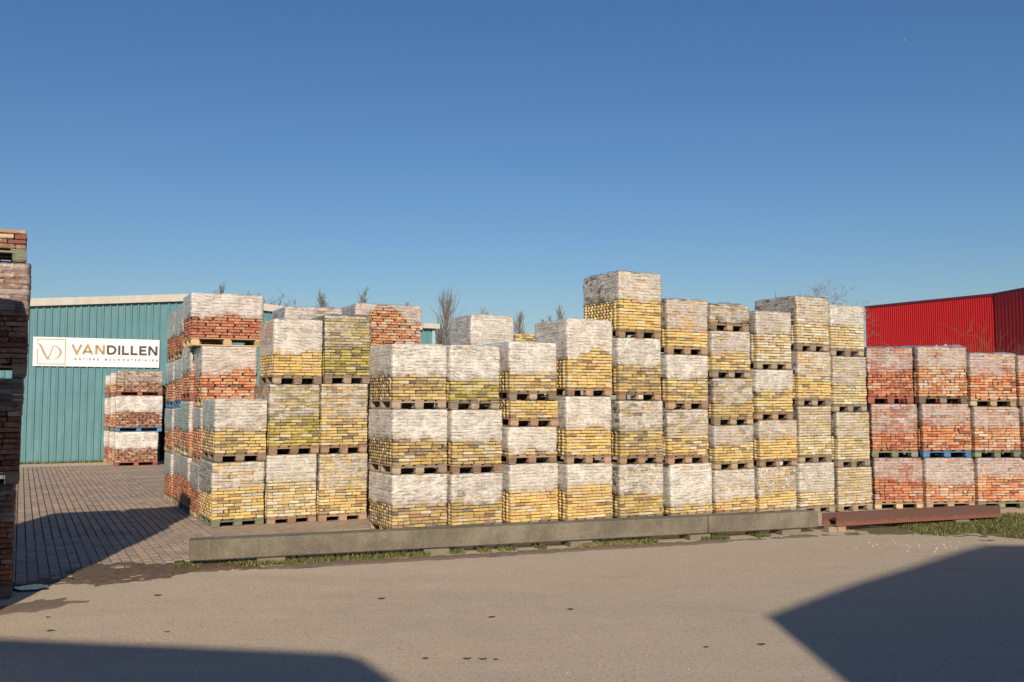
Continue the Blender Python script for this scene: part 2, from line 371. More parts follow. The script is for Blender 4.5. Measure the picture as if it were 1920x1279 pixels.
tag(ragged_sheet('silt', 0.4, 13.62, 5.0, 0.16, RAD(19.8), M_SILT, .010, 52, .06, scale=1.1, rough=.9), 'dark silt line along the foot of the concrete beam', kind='stuff')
tag(ragged_sheet('silt', -5.1, 10.0, 0.7, 0.25, RAD(30), M_SILT, .006, 61, .05, rough=.9), 'damp silt stain at the edge of the shade', kind='stuff')
t_ = NT('puddle_water'); t_.set(Base_Color=(0.02, 0.02, 0.018), Roughness=0.10); t_.b.inputs['Specular IOR Level'].default_value = 0.12; t_.bump(t_.noise(t_.tc(), 30, 3), .5, .01)
tag(ragged_sheet('puddle', -5.50, 11.0, 0.20, 0.2, RAD(70), t_.m, .010, 71, .025, rough=.5, flat=.0165), 'small puddle mirroring the sky at the foot of the near stack', kind='stuff')

# --- grass
def grass_material():
    t = NT('winter_grass'); geo = t.n('ShaderNodeNewGeometry'); r = geo.outputs['Random Per Island']
    c = t.mix(t.ramp(r, 0.1, 0.9), (0.060, 0.090, 0.022), (0.18, 0.17, 0.06)); c = t.mix(t.ramp(r, 0.86, 0.92), c, (0.34, 0.27, 0.14))
    t.set(Base_Color=c, Roughness=0.7); t.b.inputs['Specular IOR Level'].default_value = 0.2; return t.m
M_GRASS = grass_material()
def grass(name, pts, hmin, hmax, label, seed):
    r = random.Random(seed); mb = MB()
    for (x, y) in pts:
        h = r.uniform(hmin, hmax); an = r.uniform(0, 6.283); le = r.uniform(.1, .9) * h; w = r.uniform(.004, .008)
        dx, dy = math.cos(an), math.sin(an); px, py = -dy * w, dx * w
        mb.add([(x - px, y - py, 0), (x + px, y + py, 0), (x + dx * le * .35 + px * .8, y + dy * le * .35 + py * .8, h * .6), (x + dx * le * .35 - px * .8, y + dy * le * .35 - py * .8, h * .6), (x + dx * le, y + dy * le, h)], [(0, 1, 2, 3), (3, 2, 4)])
    return tag(link(name, mb.mesh(name, M_GRASS)), label, kind='stuff')
BEAM_P, BEAM_Q = Vector((-4.13, 12.31, 0)), Vector((4.98, 15.57, 0)); BD = (BEAM_Q - BEAM_P).normalized(); BN = Vector((-BD.y, BD.x, 0))
pts = []
r = random.Random(5)
for k in range(22000):
    s = r.uniform(-.2, 9.7); dn = fbm(np.array([s * 1.4]), np.array([.5]), 77)[0]
    if dn < (.36 if s < 5 else .52) : continue
    if r.random() > dn * 1.2: continue
    o = BEAM_P + BD * s + BN * r.uniform(-.12 - .14 * (dn - .3), .22); pts.append((o.x, o.y))
grass('grass', pts, .015, .075, 'thin winter grass growing under the concrete beam', 8)
soil = ragged_sheet('verge', 9.4, 16.2, 3.9, 1.45, RAD(-6), simple('verge_soil', (0.15, 0.135, 0.065), .95, .7, 14, .8), .03, 91, .07, rough=.35)
tag(soil, 'trodden earth under the grass beside the rusty beam', kind='stuff')
pts = []
for k in range(90000):
    x, y = r.uniform(5.6, 13.0), r.uniform(14.2, 18.3)
    u, v = ((x - 9.4) * math.cos(.105) - (y - 16.2) * math.sin(.105)) / 3.9, ((x - 9.4) * math.sin(.105) + (y - 16.2) * math.cos(.105)) / 1.45
    m = 1 - math.hypot(u, v); m = m + (fbm(np.array([x * 1.5]), np.array([y * 1.5]), 5)[0] - .5) * .9
    if m > .02 and r.random() < .35 + m * 1.5: pts.append((x, y))
grass('grass', pts, .03, .09, 'patchy short grass verge below the red brick stacks', 9)
straw = MB()
for k in range(60):
    o = BEAM_P + BD * (5.7 + r.uniform(-.5, .5)) + BN * (-.14 + r.uniform(-.05, .05)); an = r.uniform(-.6, .6); l = r.uniform(.1, .28)
    straw.tube([(o.x, o.y, .005), (o.x + l * .5, o.y + an * .1, .03 + r.random() * .05), (o.x + l, o.y + an * .2, .01)], [.003, .003, .001], 3)
tag(link('straw', straw.mesh('straw', simple('dry_straw', (0.42, 0.33, 0.17), .8))), 'dry straw stalks lying in front of the concrete beam', kind='stuff')

# --- loose stones and leaves
st = MB()
for k in range(900):
    if k < 90: x, y, s = 6.0 + r.gauss(0, .5), 14.15 + r.gauss(0, .28), .004 + .022 * r.random() ** 2.5
    elif k < 420:
        o = BEAM_P + BD * r.uniform(0, 10) + BN * (-.2 + r.gauss(0, .1)); x, y, s = o.x, o.y, r.uniform(.004, .014)
    else: x, y, s = r.uniform(-4.5, 8), r.uniform(7.3, 14), r.uniform(.003, .009)
    c, sn = math.cos(k), math.sin(k)
    st.add([(x + s * c, y + s * sn, 0), (x - s * sn * 1.2, y + s * c, 0), (x - s * c, y - s * sn, 0), (x + s * sn, y - s * c, 0), (x + s * .3, y, s * r.uniform(.5, 1.1)), (x - s * .4, y + s * .2, s * .9)],
           [(0, 1, 4), (1, 5, 4), (1, 2, 5), (2, 3, 5), (3, 4, 5), (3, 0, 4)])
tag(link('stone_chips', st.mesh('stone_chips', simple('pale_stone', (0.46, 0.385, 0.30), .85, .6, 30))), 'pale stone chips strewn over the asphalt', kind='stuff')
M_LEAF = simple('dead_leaf', (0.075, 0.045, 0.028), .8)
LEAFS = [(1.69, 8.41), (-0.13, 8.01), (-0.72, 8.04), (-0.37, 8.04), (-0.24, 8.03), (-1.41, 10.43), (-0.2, 9.55), (-4.59, 9.55), (2.2, 8.5), (0.6, 9.9), (-3.9, 10.6), (-4.3, 9.0), (-3.2, 8.95)]
LEAFL = ['brown leaf nearest the tip side of the big dark shade', 'brown leaf alone in the middle front of the asphalt', 'brown leaf closest to the near shade edge', 'outer leaf of the pair lying close together in front',
 'inner leaf of the pair lying close together in front', 'brown leaf midway between the near shade and the beam', 'brown leaf in the centre of the sunlit asphalt', 'brown leaf on the damp stain before the lane',
 'brown leaf lying farthest towards the big dark shade', 'brown leaf a step behind the centre of the asphalt', 'brown leaf in front of the mud at the beam end', 'brown leaf just above the straight shade edge, lane side', 'brown leaf above the straight shade edge, yard side']
for k, (x, y) in enumerate(LEAFS):
    mb = MB(); s = r.uniform(.022, .045); n = 7
    rim = [(x + s * math.cos(a_) * (1.3 if i % 2 else .8), y + s * .7 * math.sin(a_) * (1.2 if i % 2 else .8), .004 + .008 * r.random()) for i, a_ in enumerate([6.283 * i / n for i in range(n)])]
    mb.add(rim + [(x, y, .002)], [(i, (i + 1) % n, n) for i in range(n)] )
    o = tag(link('dead_leaf', mb.mesh('leaf', M_LEAF)), LEAFL[k], 'leaf', 'dead leaves on the asphalt')

# ================================================================ BEAMS
def concrete_beam_material():
    t = NT('mossy_concrete'); v = t.tc(); n = t.noise(v, 55, 4, .75); m = t.noise(v, 2.2, 5, .65); k = t.noise(v, 11, 5, .7)
    st = t.noise(t.vmath('MULTIPLY', v, (9, 9, 1.2)), 1.5, 4, .6)
    c = t.mix(t.ramp(m, .36, .70), (0.135, 0.118, 0.090), (0.215, 0.188, 0.145))
    c = t.mix(t.math('MULTIPLY', t.ramp(k, .50, .70), .4), c, (0.10, 0.092, 0.06))
    c = t.mix(t.math('MULTIPLY', t.ramp(n, .57, .66), .6), c, (0.42, 0.38, 0.31))
    c = t.mix(t.math('MULTIPLY', t.ramp(st, .55, .75), .4), c, (0.30, 0.27, 0.20))
    t.set(Base_Color=c, Roughness=.92); t.b.inputs['Specular IOR Level'].default_value = .2; t.bump(t.math('ADD', n, k), .6, .008); return t.m
M_CB = concrete_beam_material()
def beam_piece(s0, s1, label):
    a = BEAM_P + BD * s0; L = s1 - s0
    o = empty('concrete_beam', (a.x, a.y, 0), math.atan2(BD.y, BD.x), label=label, cat='concrete beam', group='concrete kerb beams before the stacks')
    me = bevel_mesh('beam_body', (L, .30, .262), .014, M_CB, .0015, int(s0 * 7)); link('body', me, o, (L / 2, .15, .083 + .131)); return o
b1 = beam_piece(0, 7.62, 'long mossy concrete beam lying on blocks, starting at the paved lane')
b2 = beam_piece(7.635, 9.675, 'short pale-streaked concrete beam piece ending beside the rusty steel beam')
BLK = bevel_mesh('support', (.36, .34, .076), .008, M_CB, .005, 3)
BL_LAB = ['concrete block propping the lane end of the long beam', 'concrete block under the long beam, second from the lane', 'concrete block under the middle of the long beam',
          'concrete block under the joint of the two beams', 'concrete block under the short beam, nearest the rusty beam']
for k, s in enumerate((1.02, 3.27, 5.45, 7.45, 9.12)):
    p = BEAM_P + BD * s + BN * .12
    tag(link('support_block', BLK, None, (p.x, p.y, .039), math.atan2(BD.y, BD.x) + r.uniform(-.06, .06)), BL_LAB[k], 'block', 'blocks under the concrete beams')

def rust_material():
    t = NT('rusty_steel'); v = t.tc(); sx = t.n('ShaderNodeSeparateXYZ'); t.l(v, sx.inputs[0])
    n = t.noise(v, 9, 6, .7); m = t.noise(v, 40, 4, .7)
    low = t.ramp(t.math('ADD', sx.outputs[2], t.math('MULTIPLY', n, -.22)), -.01, -.09)
    c = t.mix(t.ramp(m, .4, .7), (0.105, 0.050, 0.038), (0.135, 0.072, 0.052)); c = t.mix(t.math('MULTIPLY', low, .6), c, (0.26, 0.085, 0.052))
    c = t.mix(t.math('MULTIPLY', t.ramp(m, .70, .78), .6), c, (0.35, 0.25, 0.2))
    t.set(Base_Color=c, Roughness=.75); t.bump(m, .4, .004); return t.m
M_RUST = rust_material()
SA, SB = Vector((5.27, 15.58, 0)), Vector((8.59, 16.85, 0)); sd = (SB - SA).normalized(); SL = (SB - SA).length
steel = empty('steel_beam', (SA.x, SA.y, .10), math.atan2(sd.y, sd.x), label='rusty red steel beam lying on blocks at the grass edge', cat='steel beam')
mb = MB(); mb.box((0, 0, 0), (SL, .014, .2)); link('front_flange', mb.mesh('flange', M_RUST), steel)
mb = MB(); mb.box((0, .0142, .09), (SL, .186, .102)); link('web', mb.mesh('web', M_RUST), steel)
mb = MB(); mb.box((-.12, .1862, 0), (SL - .12, .2, .2)); link('rear_flange', mb.mesh('flange', M_RUST), steel)
M_CLAY = simple('pale_clay_block', (0.36, 0.27, 0.19), .9, .5, 20, .4)
bb = bevel_mesh('prop', (.17, .12, .09), .006, M_CLAY, .002, 4)
for k, (dx, lab) in enumerate(((-.05, 'pale brick propping the rusty beam, outer of the pair'), (.13, 'pale brick propping the rusty beam, inner of the pair'))):
    p = SA + sd * dx + Vector((-sd.y, sd.x, 0)) * .08
    tag(link('prop_brick', bb, None, (p.x, p.y, .045), math.atan2(sd.y, sd.x)), lab, 'brick', 'bricks propping the steel beam')
p = SA + sd * (SL - .9); tag(link('support_block', bevel_mesh('prop2', (.3, .25, .09), .006, M_CB, .004, 4), None, (p.x - .03, p.y + .08, .048), .3), 'concrete block under the far end of the rusty beam', 'block')
pp = MB(); pp.box((-.02, .05, -.075), (.30, .19, .10)); link('wooden_packer', pp.mesh('packer', M_WOOD), steel, (.02, -.0, 0), 0, (.2, .13, .08, 1)) if False else None
# ================================================================ BRICK PALLETS
PAL = {  # brick colours (base reflectance) with weights
 'yellow': [((.68, .52, .22), 7), ((.65, .47, .18), 5), ((.62, .50, .27), 4), ((.44, .34, .14), 3), ((.36, .27, .16), 2), ((.55, .32, .13), 1.2), ((.66, .60, .46), 1.5), ((.27, .22, .16), 1)],
 'gold':   [((.70, .51, .19), 8), ((.67, .47, .17), 4), ((.62, .38, .17), 1.4), ((.68, .56, .32), 3.5), ((.33, .24, .13), 1.2), ((.6, .56, .45), .5)],
 'olive':  [((.46, .37, .10), 5), ((.36, .31, .09), 4), ((.56, .43, .14), 4), ((.27, .23, .11), 3), ((.22, .18, .14), 2), ((.58, .50, .28), 2)],
 'mixed':  [((.52, .38, .14), 5), ((.40, .30, .14), 4), ((.30, .22, .14), 3), ((.60, .46, .2), 3), ((.46, .28, .14), 1.5), ((.20, .16, .13), 1.5), ((.6, .53, .38), 1.5)],
 'pale':   [((.64, .53, .30), 6), ((.66, .60, .44), 6), ((.56, .44, .20), 4), ((.46, .38, .24), 2), ((.60, .42, .2), 1.5), ((.70, .66, .55), 2)],
 'red':    [((.44, .16, .085), 8), ((.50, .20, .11), 6), ((.34, .11, .062), 3), ((.54, .25, .13), 3), ((.50, .36, .28), 1)],
 'orange': [((.62, .28, .13), 6), ((.56, .22, .10), 5), ((.60, .34, .21), 5), ((.38, .12, .07), 3), ((.58, .42, .30), 3), ((.26, .15, .11), 1)],
 'salmon': [((.58, .30, .16), 5), ((.54, .24, .10), 4), ((.60, .42, .29), 5), ((.44, .18, .10), 3), ((.62, .50, .38), 2.5), ((.38, .26, .19), 1)],
 'brown':  [((.30, .135, .085), 5), ((.36, .19, .125), 4), ((.42, .26, .17), 3), ((.24, .11, .08), 3), ((.52, .40, .30), 2), ((.22, .17, .14), 1)],
 'oxblood':[((.24, .105, .062), 6), ((.32, .15, .09), 5), ((.16, .075, .058), 4), ((.36, .27, .24), 1.3), ((.28, .17, .13), 2)],
}
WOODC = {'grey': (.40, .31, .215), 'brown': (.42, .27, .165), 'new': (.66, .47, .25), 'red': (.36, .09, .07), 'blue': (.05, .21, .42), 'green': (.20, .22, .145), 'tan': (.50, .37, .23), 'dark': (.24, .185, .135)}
def pick(pal, r):
    items = PAL[pal]; s = r.uniform(0, sum(w for _, w in items))
    for c, w in items:
        s -= w
        if s <= 0: break
    k = r.uniform(.84, 1.14); h = r.uniform(-.02, .02)
    return (min(.85, c[0] * k), min(.8, c[1] * k * (1 + h)), min(.75, c[2] * k))
def flap_material():
    t = NT('loose_film'); t.set(Base_Color=(.75, .76, .78), Roughness=.2); tr = t.n('ShaderNodeBsdfTransparent'); mx = t.n('ShaderNodeMixShader'); mx.inputs[0].default_value = .5
    t.l(tr.outputs[0], mx.inputs[1]); t.l(t.b.outputs[0], mx.inputs[2]); t.l(mx.outputs[0], t.out.inputs[0]); return t.m
M_FLAP = flap_material()
BV = {}
def brick_mesh(L, W_, H_, k):
    key = (round(L, 3), round(W_, 3), round(H_, 3), k)
    if key not in BV: BV[key] = bevel_mesh('brick', (L, W_, H_), .008, M_BRICK, .0036, hash(key) & 0xffff)
    return BV[key]
WM = {}
def board(sx, sy, sz):
    key = (round(sx, 3), round(sy, 3), round(sz, 3))
    if key not in WM:
        WM[key] = bevel_mesh('board', key, .003, M_WOOD, .0012, 1)
    return WM[key]
def boxes_mesh(name, items, mat):
    """items: list of (cx,cy,cz,sx,sy,sz,rot,col) -> one mesh of plain bricks"""
    n = len(items); A = np.array([i[:7] for i in items], float); Cc = np.array([i[7] for i in items], float)
    sg = np.array([(-1, -1, -1), (1, -1, -1), (1, 1, -1), (-1, 1, -1), (-1, -1, 1), (1, -1, 1), (1, 1, 1), (-1, 1, 1)], float) * .5
    P = sg[None] * A[:, None, 3:6] + RNG.uniform(-.0018, .0018, (n, 8, 3))
    c, s = np.cos(A[:, 6])[:, None], np.sin(A[:, 6])[:, None]
    X = P[..., 0] * c - P[..., 1] * s + A[:, None, 0]; Y_ = P[..., 0] * s + P[..., 1] * c + A[:, None, 1]; Z = P[..., 2] + A[:, None, 2]
    V = np.stack([X, Y_, Z], -1).reshape(-1, 3)
    Fb = np.array(BOXF); F = (Fb[None] + (np.arange(n) * 8)[:, None, None]).reshape(-1, 4)
    me = bpy.data.meshes.new(name); me.vertices.add(len(V)); me.vertices.foreach_set('co', V.ravel())
    me.loops.add(F.size); me.loops.foreach_set('vertex_index', F.ravel().astype(np.int32))
    me.polygons.add(len(F)); me.polygons.foreach_set('loop_start', np.arange(len(F), dtype=np.int32) * 4)
    me.update(calc_edges=True)
    ca = me.color_attributes.new('Col', 'FLOAT_COLOR', 'POINT')
    ca.data.foreach_set('color', np.concatenate([np.repeat(Cc, 8, 0), np.ones((n * 8, 1))], 1).astype('f').ravel())
    me.materials.append(mat); return me

def pallet(parent, w, d, wood, r, whole):
    """wooden pallet 0.15 high, its front edge on y=0, centred on x"""
    col = WOODC[wood]; wide = w > 1.2
    def cc(f=1): k = r.choice((.62, .8, .95, 1.05, 1.2, 1.4)) * r.uniform(.9, 1.1) * f; return (col[0] * k, col[1] * k * r.uniform(.97, 1.03), col[2] * k, 1)
    xs = [-w / 2 + .072, 0, w / 2 - .072]; ys = [.055, d / 2, d - .055]
    mb = MB()
    if wide:
        for x in xs: mb.box((x - .06, .002, .100), (x + .06, d - .002, .121))
    else:
        for y in ys: mb.box((-w / 2 + .002, y - .05, .100), (w / 2 - .002, y + .05, .121))
    if whole:                                     # too small or too far to pick apart: one joined pallet
        for x in xs:
            for y in ys: mb.box((x - .07, y - .05, .021), (x + .07, y + .05, .0995))
            mb.box((x - .06, 0, 0), (x + .06, d, .0205))
        for k in range(5):
            a = -w / 2 + .07 + k * (w - .14) / 4; mb.box((a - .07, .001, .1215), (a + .07, d - .001, .1425))
    p = link('pallet', mb.mesh('pallet_bearers', M_WOOD), parent, color=cc())
    if whole: return p
    for x in xs:
        for y in ys:
            link('block', board(.142 if not wide else .15, .10, .078), p, (x + r.uniform(-.006, .006), y + r.uniform(-.003, .004), .0605), r.uniform(-.03, .03), cc(1.05))
    if wide:
        for y in ys: link('bottom_board', board(w, .10, .020), p, (0, y, .0105), 0, cc(1.1))
        m = 5
        for k in range(m): link('deck_board', board(w, .14, .021), p, (r.uniform(-.004, .004), .07 + k * (d - .14) / (m - 1), .1325), 0, cc(1.1))
    else:
        for x in xs: link('bottom_board', board(.12, d, .020), p, (x, d / 2, .0105), r.uniform(-.004, .004), cc())
        m = 5
        for k in range(m):
            bw = .155 if k % 2 == 0 else .135
            link('deck_board', board(bw, d, .021), p, (-w / 2 + .078 + k * (w - .156) / (m - 1), d / 2 + r.uniform(-.004, .004), .1325), r.uniform(-.004, .004), cc())
    return p

def film_mesh(w, d, h, zb_front, rp, z0b, L, hdr, seed, arch=None, loose=0.0, drop_side=0.0, top=False, torn=.6):
    """wrinkled skin round the load from a ragged lower edge up and over the top"""
    r = .035; e = .010
    W2, D2 = w / 2 + e, d + 2 * e
    step = .045
    per = []  # (x,y,nx,ny,u,isfront)
    def seg(x0, y0, x1, y1, nx, ny, ul, front):
        n = max(3, int(math.hypot(x1 - x0, y1 - y0) / step))
        for k in range(n):
            t = k / n; per.append((x0 + (x1 - x0) * t, y0 + (y1 - y0) * t, nx, ny, ul(t), front))
    def arc(cx, cy, a0, u, front):
        for k in range(3):
            a = a0 + (k / 3) * math.pi / 2; per.append((cx + r * math.cos(a), cy + r * math.sin(a), math.cos(a), math.sin(a), u, front))
    y0, y1 = -e, d + e
    seg(-W2 + r, y0, W2 - r, y0, 0, -1, lambda t: (r + t * (2 * W2 - 2 * r)) / L, 1)
    arc(W2 - r, y0 + r, -math.pi / 2, w / L, 0)
    seg(W2, y0 + r, W2, y1 - r, 1, 0, lambda t: 10 + t * d / hdr, 0)
    arc(W2 - r, y1 - r, 0, 10 + d / hdr, 0)
    seg(W2 - r, y1, -W2 + r, y1, 0, 1, lambda t: 40 + t * w / L, 0)
    arc(-W2 + r, y1 - r, math.pi / 2, 40 + w / L, 0)
    seg(-W2, y1 - r, -W2, y0 + r, -1, 0, lambda t: 60 + t * d / hdr, 0)
    arc(-W2 + r, y0 + r, math.pi, 0, 0)
    per = np.array(per); n = len(per); s = np.arange(n) * step
    ang = np.linspace(0, 2 * math.pi, n, endpoint=False)
    zb = zb_front + (fbm(np.cos(ang) * 3 + 9, np.sin(ang) * 3 + 9, seed, 3) - .5) * torn * .16
    zb += (vnoise(s * 9, s * 0, seed + 2) > .62) * rp * (torn > 0) * 1.0 * vnoise(s * 3, s * 0 + 4, seed + 4)
    zb = np.where(per[:, 5] < .5, zb - drop_side, zb)
    if arch:
        ax, aw, ah = arch; g_ = np.clip(1 - np.abs((per[:, 0] - ax * w) / (aw * w)), 0, 1)
        zb += np.where(per[:, 5] > .5, ah * np.sqrt(g_) * (.85 + .3 * vnoise(s * 12, s * 0, seed + 8)), 0)
    zs = (zb - z0b) / rp; snap = np.round(zs) * rp + z0b; zb = snap * .75 + zb * .25
    zb = np.minimum(zb, h - .03)
    m = max(6, int((h - zb_front) / (rp / 2.6)))
    T = np.linspace(0, 1, m) ** 0.97; Z = zb[:, None] + (h - .004 - zb[:, None]) * T[None]
    S = s[:, None] + 0 * Z
    px, py, nx, ny = (per[:, i][:, None] + 0 * Z for i in range(4))
    ph = ((Z - z0b) / rp) % 1.0; hug = -np.clip(1 - np.abs(np.minimum(ph, 1 - ph)) / .28, 0, 1) * .0075
    wr = (fbm(S * 2.2 + seed, Z * 26 + seed, seed + 1, 3) - .5) * .016 + (fbm(S * 5, Z * 5, seed + 3, 2) - .5) * (.010 + loose)
    belly = .006 * np.sin(np.clip((Z - zb[:, None]) / (h - zb[:, None]), 0, 1) * math.pi)
    flare = np.where(T[None] < .06, .006 * vnoise(S * 14, Z * 0, seed + 6), 0)
    off = np.maximum(hug + wr + belly + flare, -.0065)
    X = px + nx * off; Y_ = py + ny * off
    U = per[:, 4][:, None] + 0 * Z; V = (Z - z0b) / rp
    co = [np.stack([X, Y_, Z], -1)]; uv = [np.stack([U, V], -1)]
    nr = 5 if top else 2
    cx, cy = 0, d / 2
    ring0 = co[0][:, -1]
    for k in range(1, nr + 1):
        f = 1 - (k / nr) * (1.0 if top else .2)
        rx = cx + (ring0[:, 0] - cx) * f; ry = cy + (ring0[:, 1] - cy) * f
        up = h + (.004 if not top else .006 + .035 * fbm(rx * 4 + seed, ry * 4, seed + 12, 3) + loose * 2.0 * vnoise(rx * 7, ry * 7 + seed, seed + 14) * (k < nr))
        co.append(np.stack([rx, ry, np.broadcast_to(up, rx.shape)], -1)[:, None]); uv.append(np.stack([rx * 5 + 100, ry * 20], -1)[:, None])
    C_ = np.concatenate(co, 1); UV = np.concatenate(uv, 1); mm = C_.shape[1]
    idx = np.arange(n * mm).reshape(n, mm); nxt = np.roll(idx, -1, 0)
    F = np.stack([idx[:, :-1], nxt[:, :-1], nxt[:, 1:], idx[:, 1:]], -1).reshape(-1, 4)
    me = bpy.data.meshes.new('film'); me.vertices.add(n * mm); me.vertices.foreach_set('co', C_.reshape(-1, 3).ravel())
    me.loops.add(F.size); me.loops.foreach_set('vertex_index', F.ravel().astype(np.int32))
    me.polygons.add(len(F)); me.polygons.foreach_set('loop_start', np.arange(len(F), dtype=np.int32) * 4)
    me.update(calc_edges=True)
    ed = np.zeros((n, mm), 'f'); ed[:, :m] = np.clip(1 - (Z - zb[:, None]) / .16, 0, 1); at = me.attributes.new('edge', 'FLOAT', 'POINT'); at.data.foreach_set('value', ed.ravel())
    ul = me.uv_layers.new(name='UVMap'); flat = UV.reshape(-1, 2)[F.ravel()]; ul.data.foreach_set('uv', flat.astype('f').ravel())
    me.polygons.foreach_set('use_smooth', [True] * len(F)); me.materials.append(M_FILM); return me

DEF = dict(pal='yellow', wood='grey', film=(.74, .22, .25), arch=None, loose=0.0, rp=.0515, L=.193, hdr=.108, header_rows=False, hidden=False, whole=False, torn=.6, tone=1.0, stretch=.86, gaps=.02, top=False, rside=False, jit=1.0)
def load(name_label, x, y, z, yaw, w, d, h, fb, seed, **kw):
    """a pallet of old bricks: its bottom front-left corner at x,y,z"""
    k = dict(DEF); k.update(kw); r = random.Random(seed)
    cx, cy = x + math.cos(yaw) * w / 2, y + math.sin(yaw) * w / 2
    root = empty('brick_pallet', (cx, cy, z), yaw + RAD(r.uniform(-1.0, 1.0)), label=name_label, cat='brick pallet', group='pallets of old bricks in the yard')
    root.rotation_euler[0] = r.uniform(-.004, .004); root.rotation_euler[1] = r.uniform(-.006, .006)
    pw, pd = w - .01, d - .01
    pallet(root, pw, pd, k['wood'], r, k['whole'])
    z0 = .146; n = max(3, int(round((h - z0 - .01) / k['rp']))); rp = (h - z0 - .010) / n
    H_ = rp - .0065; W_ = .10; L = k['L']; hdr = k['hdr']; j = k['jit']
    items = []
    bw = w - .012
    cnt = 0
    for i in range(n):
        zc = z0 + rp * i + H_ / 2 + .0015
        hrow = k['header_rows'] and i % 2 == 1
        # front face
        cells = []
        if hrow:
            m = max(1, int(round(bw / .104))); pit = bw / m
            cells = [(-bw / 2 + pit * (q + .5), pit - .007) for q in range(m)]
        else:
            m = max(2, int(round(bw / L))); pit = bw / m
            if k['header_rows']:
                off = .5 if (i // 2) % 2 else 0
                if off:
                    cells = [(-bw / 2 + pit * .25, pit * .5 - .02)] + [(-bw / 2 + pit * (q + 1.0), pit - .028) for q in range(m - 1)] + [(bw / 2 - pit * .25, pit * .5 - .02)]
                else: cells = [(-bw / 2 + pit * (q + .5), pit - .028) for q in range(m)]
            else:
                xc = -bw / 2; cells = []; ph = (.5 if i % 2 else 1.0)
                while xc < bw / 2 - .03:
                    u = r.random()
                    ln = L * ph if xc == -bw / 2 else (L * r.uniform(.90, 1.06) if u < k['stretch'] else .102 * r.uniform(.9, 1.08))
                    if ph == 1.0 and xc == -bw / 2 and r.random() < .2: ln = .1
                    ln = min(ln, bw / 2 - xc)
                    if bw / 2 - xc - ln < .05: ln = bw / 2 - xc
                    gap_ = r.uniform(.004, .010) + (.022 if r.random() < k['gaps'] else 0)
                    cells.append((xc + ln / 2, ln - gap_)); xc += ln
        sag = 0.004 * math.sin(i * .9 + seed)
        for (xc, ln) in cells:
            c = pick(k['pal'], r)
            if r.random() < .05 and ln > .15: ln *= .9
            yy = W_ / 2 + r.uniform(-.009, .010) * j; zz = zc + r.uniform(-.002, .002); rot = r.uniform(-.03, .03) * j
            xc += r.uniform(-.002, .002)
            if k['hidden']: items.append((xc, yy, zz, ln, W_, H_, rot, c))
            else:
                base = ln if abs(ln - round(ln / .02) * .02) < 0 else ln
                me = brick_mesh(.19 if ln > .15 else .10, W_, .046, r.randrange(5))
                o = link('brick', me, root, (xc + sag, yy, zz), rot, (*c, 1)); o.scale = (ln / (.19 if ln > .15 else .10), 1, H_ * r.uniform(.93, 1.03) / .046); cnt += 1
        # sides and back, joined
        m = max(1, int(round((d - .13) / hdr))); pit = (d - .125) / m
        offs = (i % 2) * pit * .5
        for sgn in (-1, 1):
            for q in range(m):
                yc = .112 + pit * (q + .5) + (offs * .5 if q else 0); yc = min(yc, d - pit * .5 - .012)
                items.append((sgn * (bw / 2 - .05 + r.uniform(-.007, .005) * j), yc, zc, .10, pit - r.uniform(.004, .012), H_ - r.uniform(0, .006), r.uniform(-.05, .05) * j, pick(k['pal'], r)))
        m = int(round((bw - .2) / L)); pit = (bw - .2) / m
        for q in range(m): items.append((-bw / 2 + .1 + pit * (q + .5), d - .06 + r.uniform(-.006, .004), zc, pit - .005, .10, H_, 0, pick(k['pal'], r)))
    items.append((0, d / 2, z0 + (n * rp) / 2 - .006, bw - .19, d - .20, n * rp - .014, 0, (.10, .08, .055)))     # inner bricks as one box, darkened to put shade in the gaps
    # top layer
    if k['top']:
        zt = z0 + n * rp - H_ / 2 - .0005
        for a in range(int((bw - .2) / .2)):
            for b in range(int((d - .2) / .105)):
                items.append((-bw / 2 + .2 + a * .2, .16 + b * .105, zt, .192, .1, H_, 0, pick(k['pal'], r)))
    tag(link('brick_core', boxes_mesh('brick_core', items, M_BRICKM), root), kind='stuff')
    if fb is not None and fb < h - .03:
        me = film_mesh(bw, d - .01, h - .006 if not k['top'] else h + .004, max(fb, .15), rp, z0, bw / max(2, int(round(bw / L))), hdr, seed * 13 + 5, k['arch'], k['loose'], k.get('drop', 0.0), k['top'], k['torn'])
        link('stretch_film', me, root, color=(*k['film'], k['tone']))
    if k['loose'] > .009 and k['top']:
        mb = MB()
        for q in range(6):
            fx, fy = r.uniform(-w / 2 + .12, w / 2 - .12), r.uniform(.03, d * .5); hh = r.uniform(.03, .08); ln = r.uniform(.07, .16); a = r.uniform(-.4, .4); dx, dy = math.cos(a) * ln, math.sin(a) * ln
            P0 = [(fx - dx, fy - dy, h), (fx - dx * .3, fy, h), (fx + dx * .4, fy + .01, h), (fx + dx, fy + dy, h)]; P1 = [(fx - dx * .6, fy + .03, h + hh * .5), (fx - dx * .2, fy + .02, h + hh), (fx + dx * .2, fy + .05, h + hh * .7), (fx + dx * .5, fy + .04, h + hh * .35)]
            mb.add(P0 + P1, [(0, 1, 5, 4), (1, 2, 6, 5), (2, 3, 7, 6)])
        tag(link('film_flap', mb.mesh('film_flap', M_FLAP, True), root), kind='stuff')
    return root
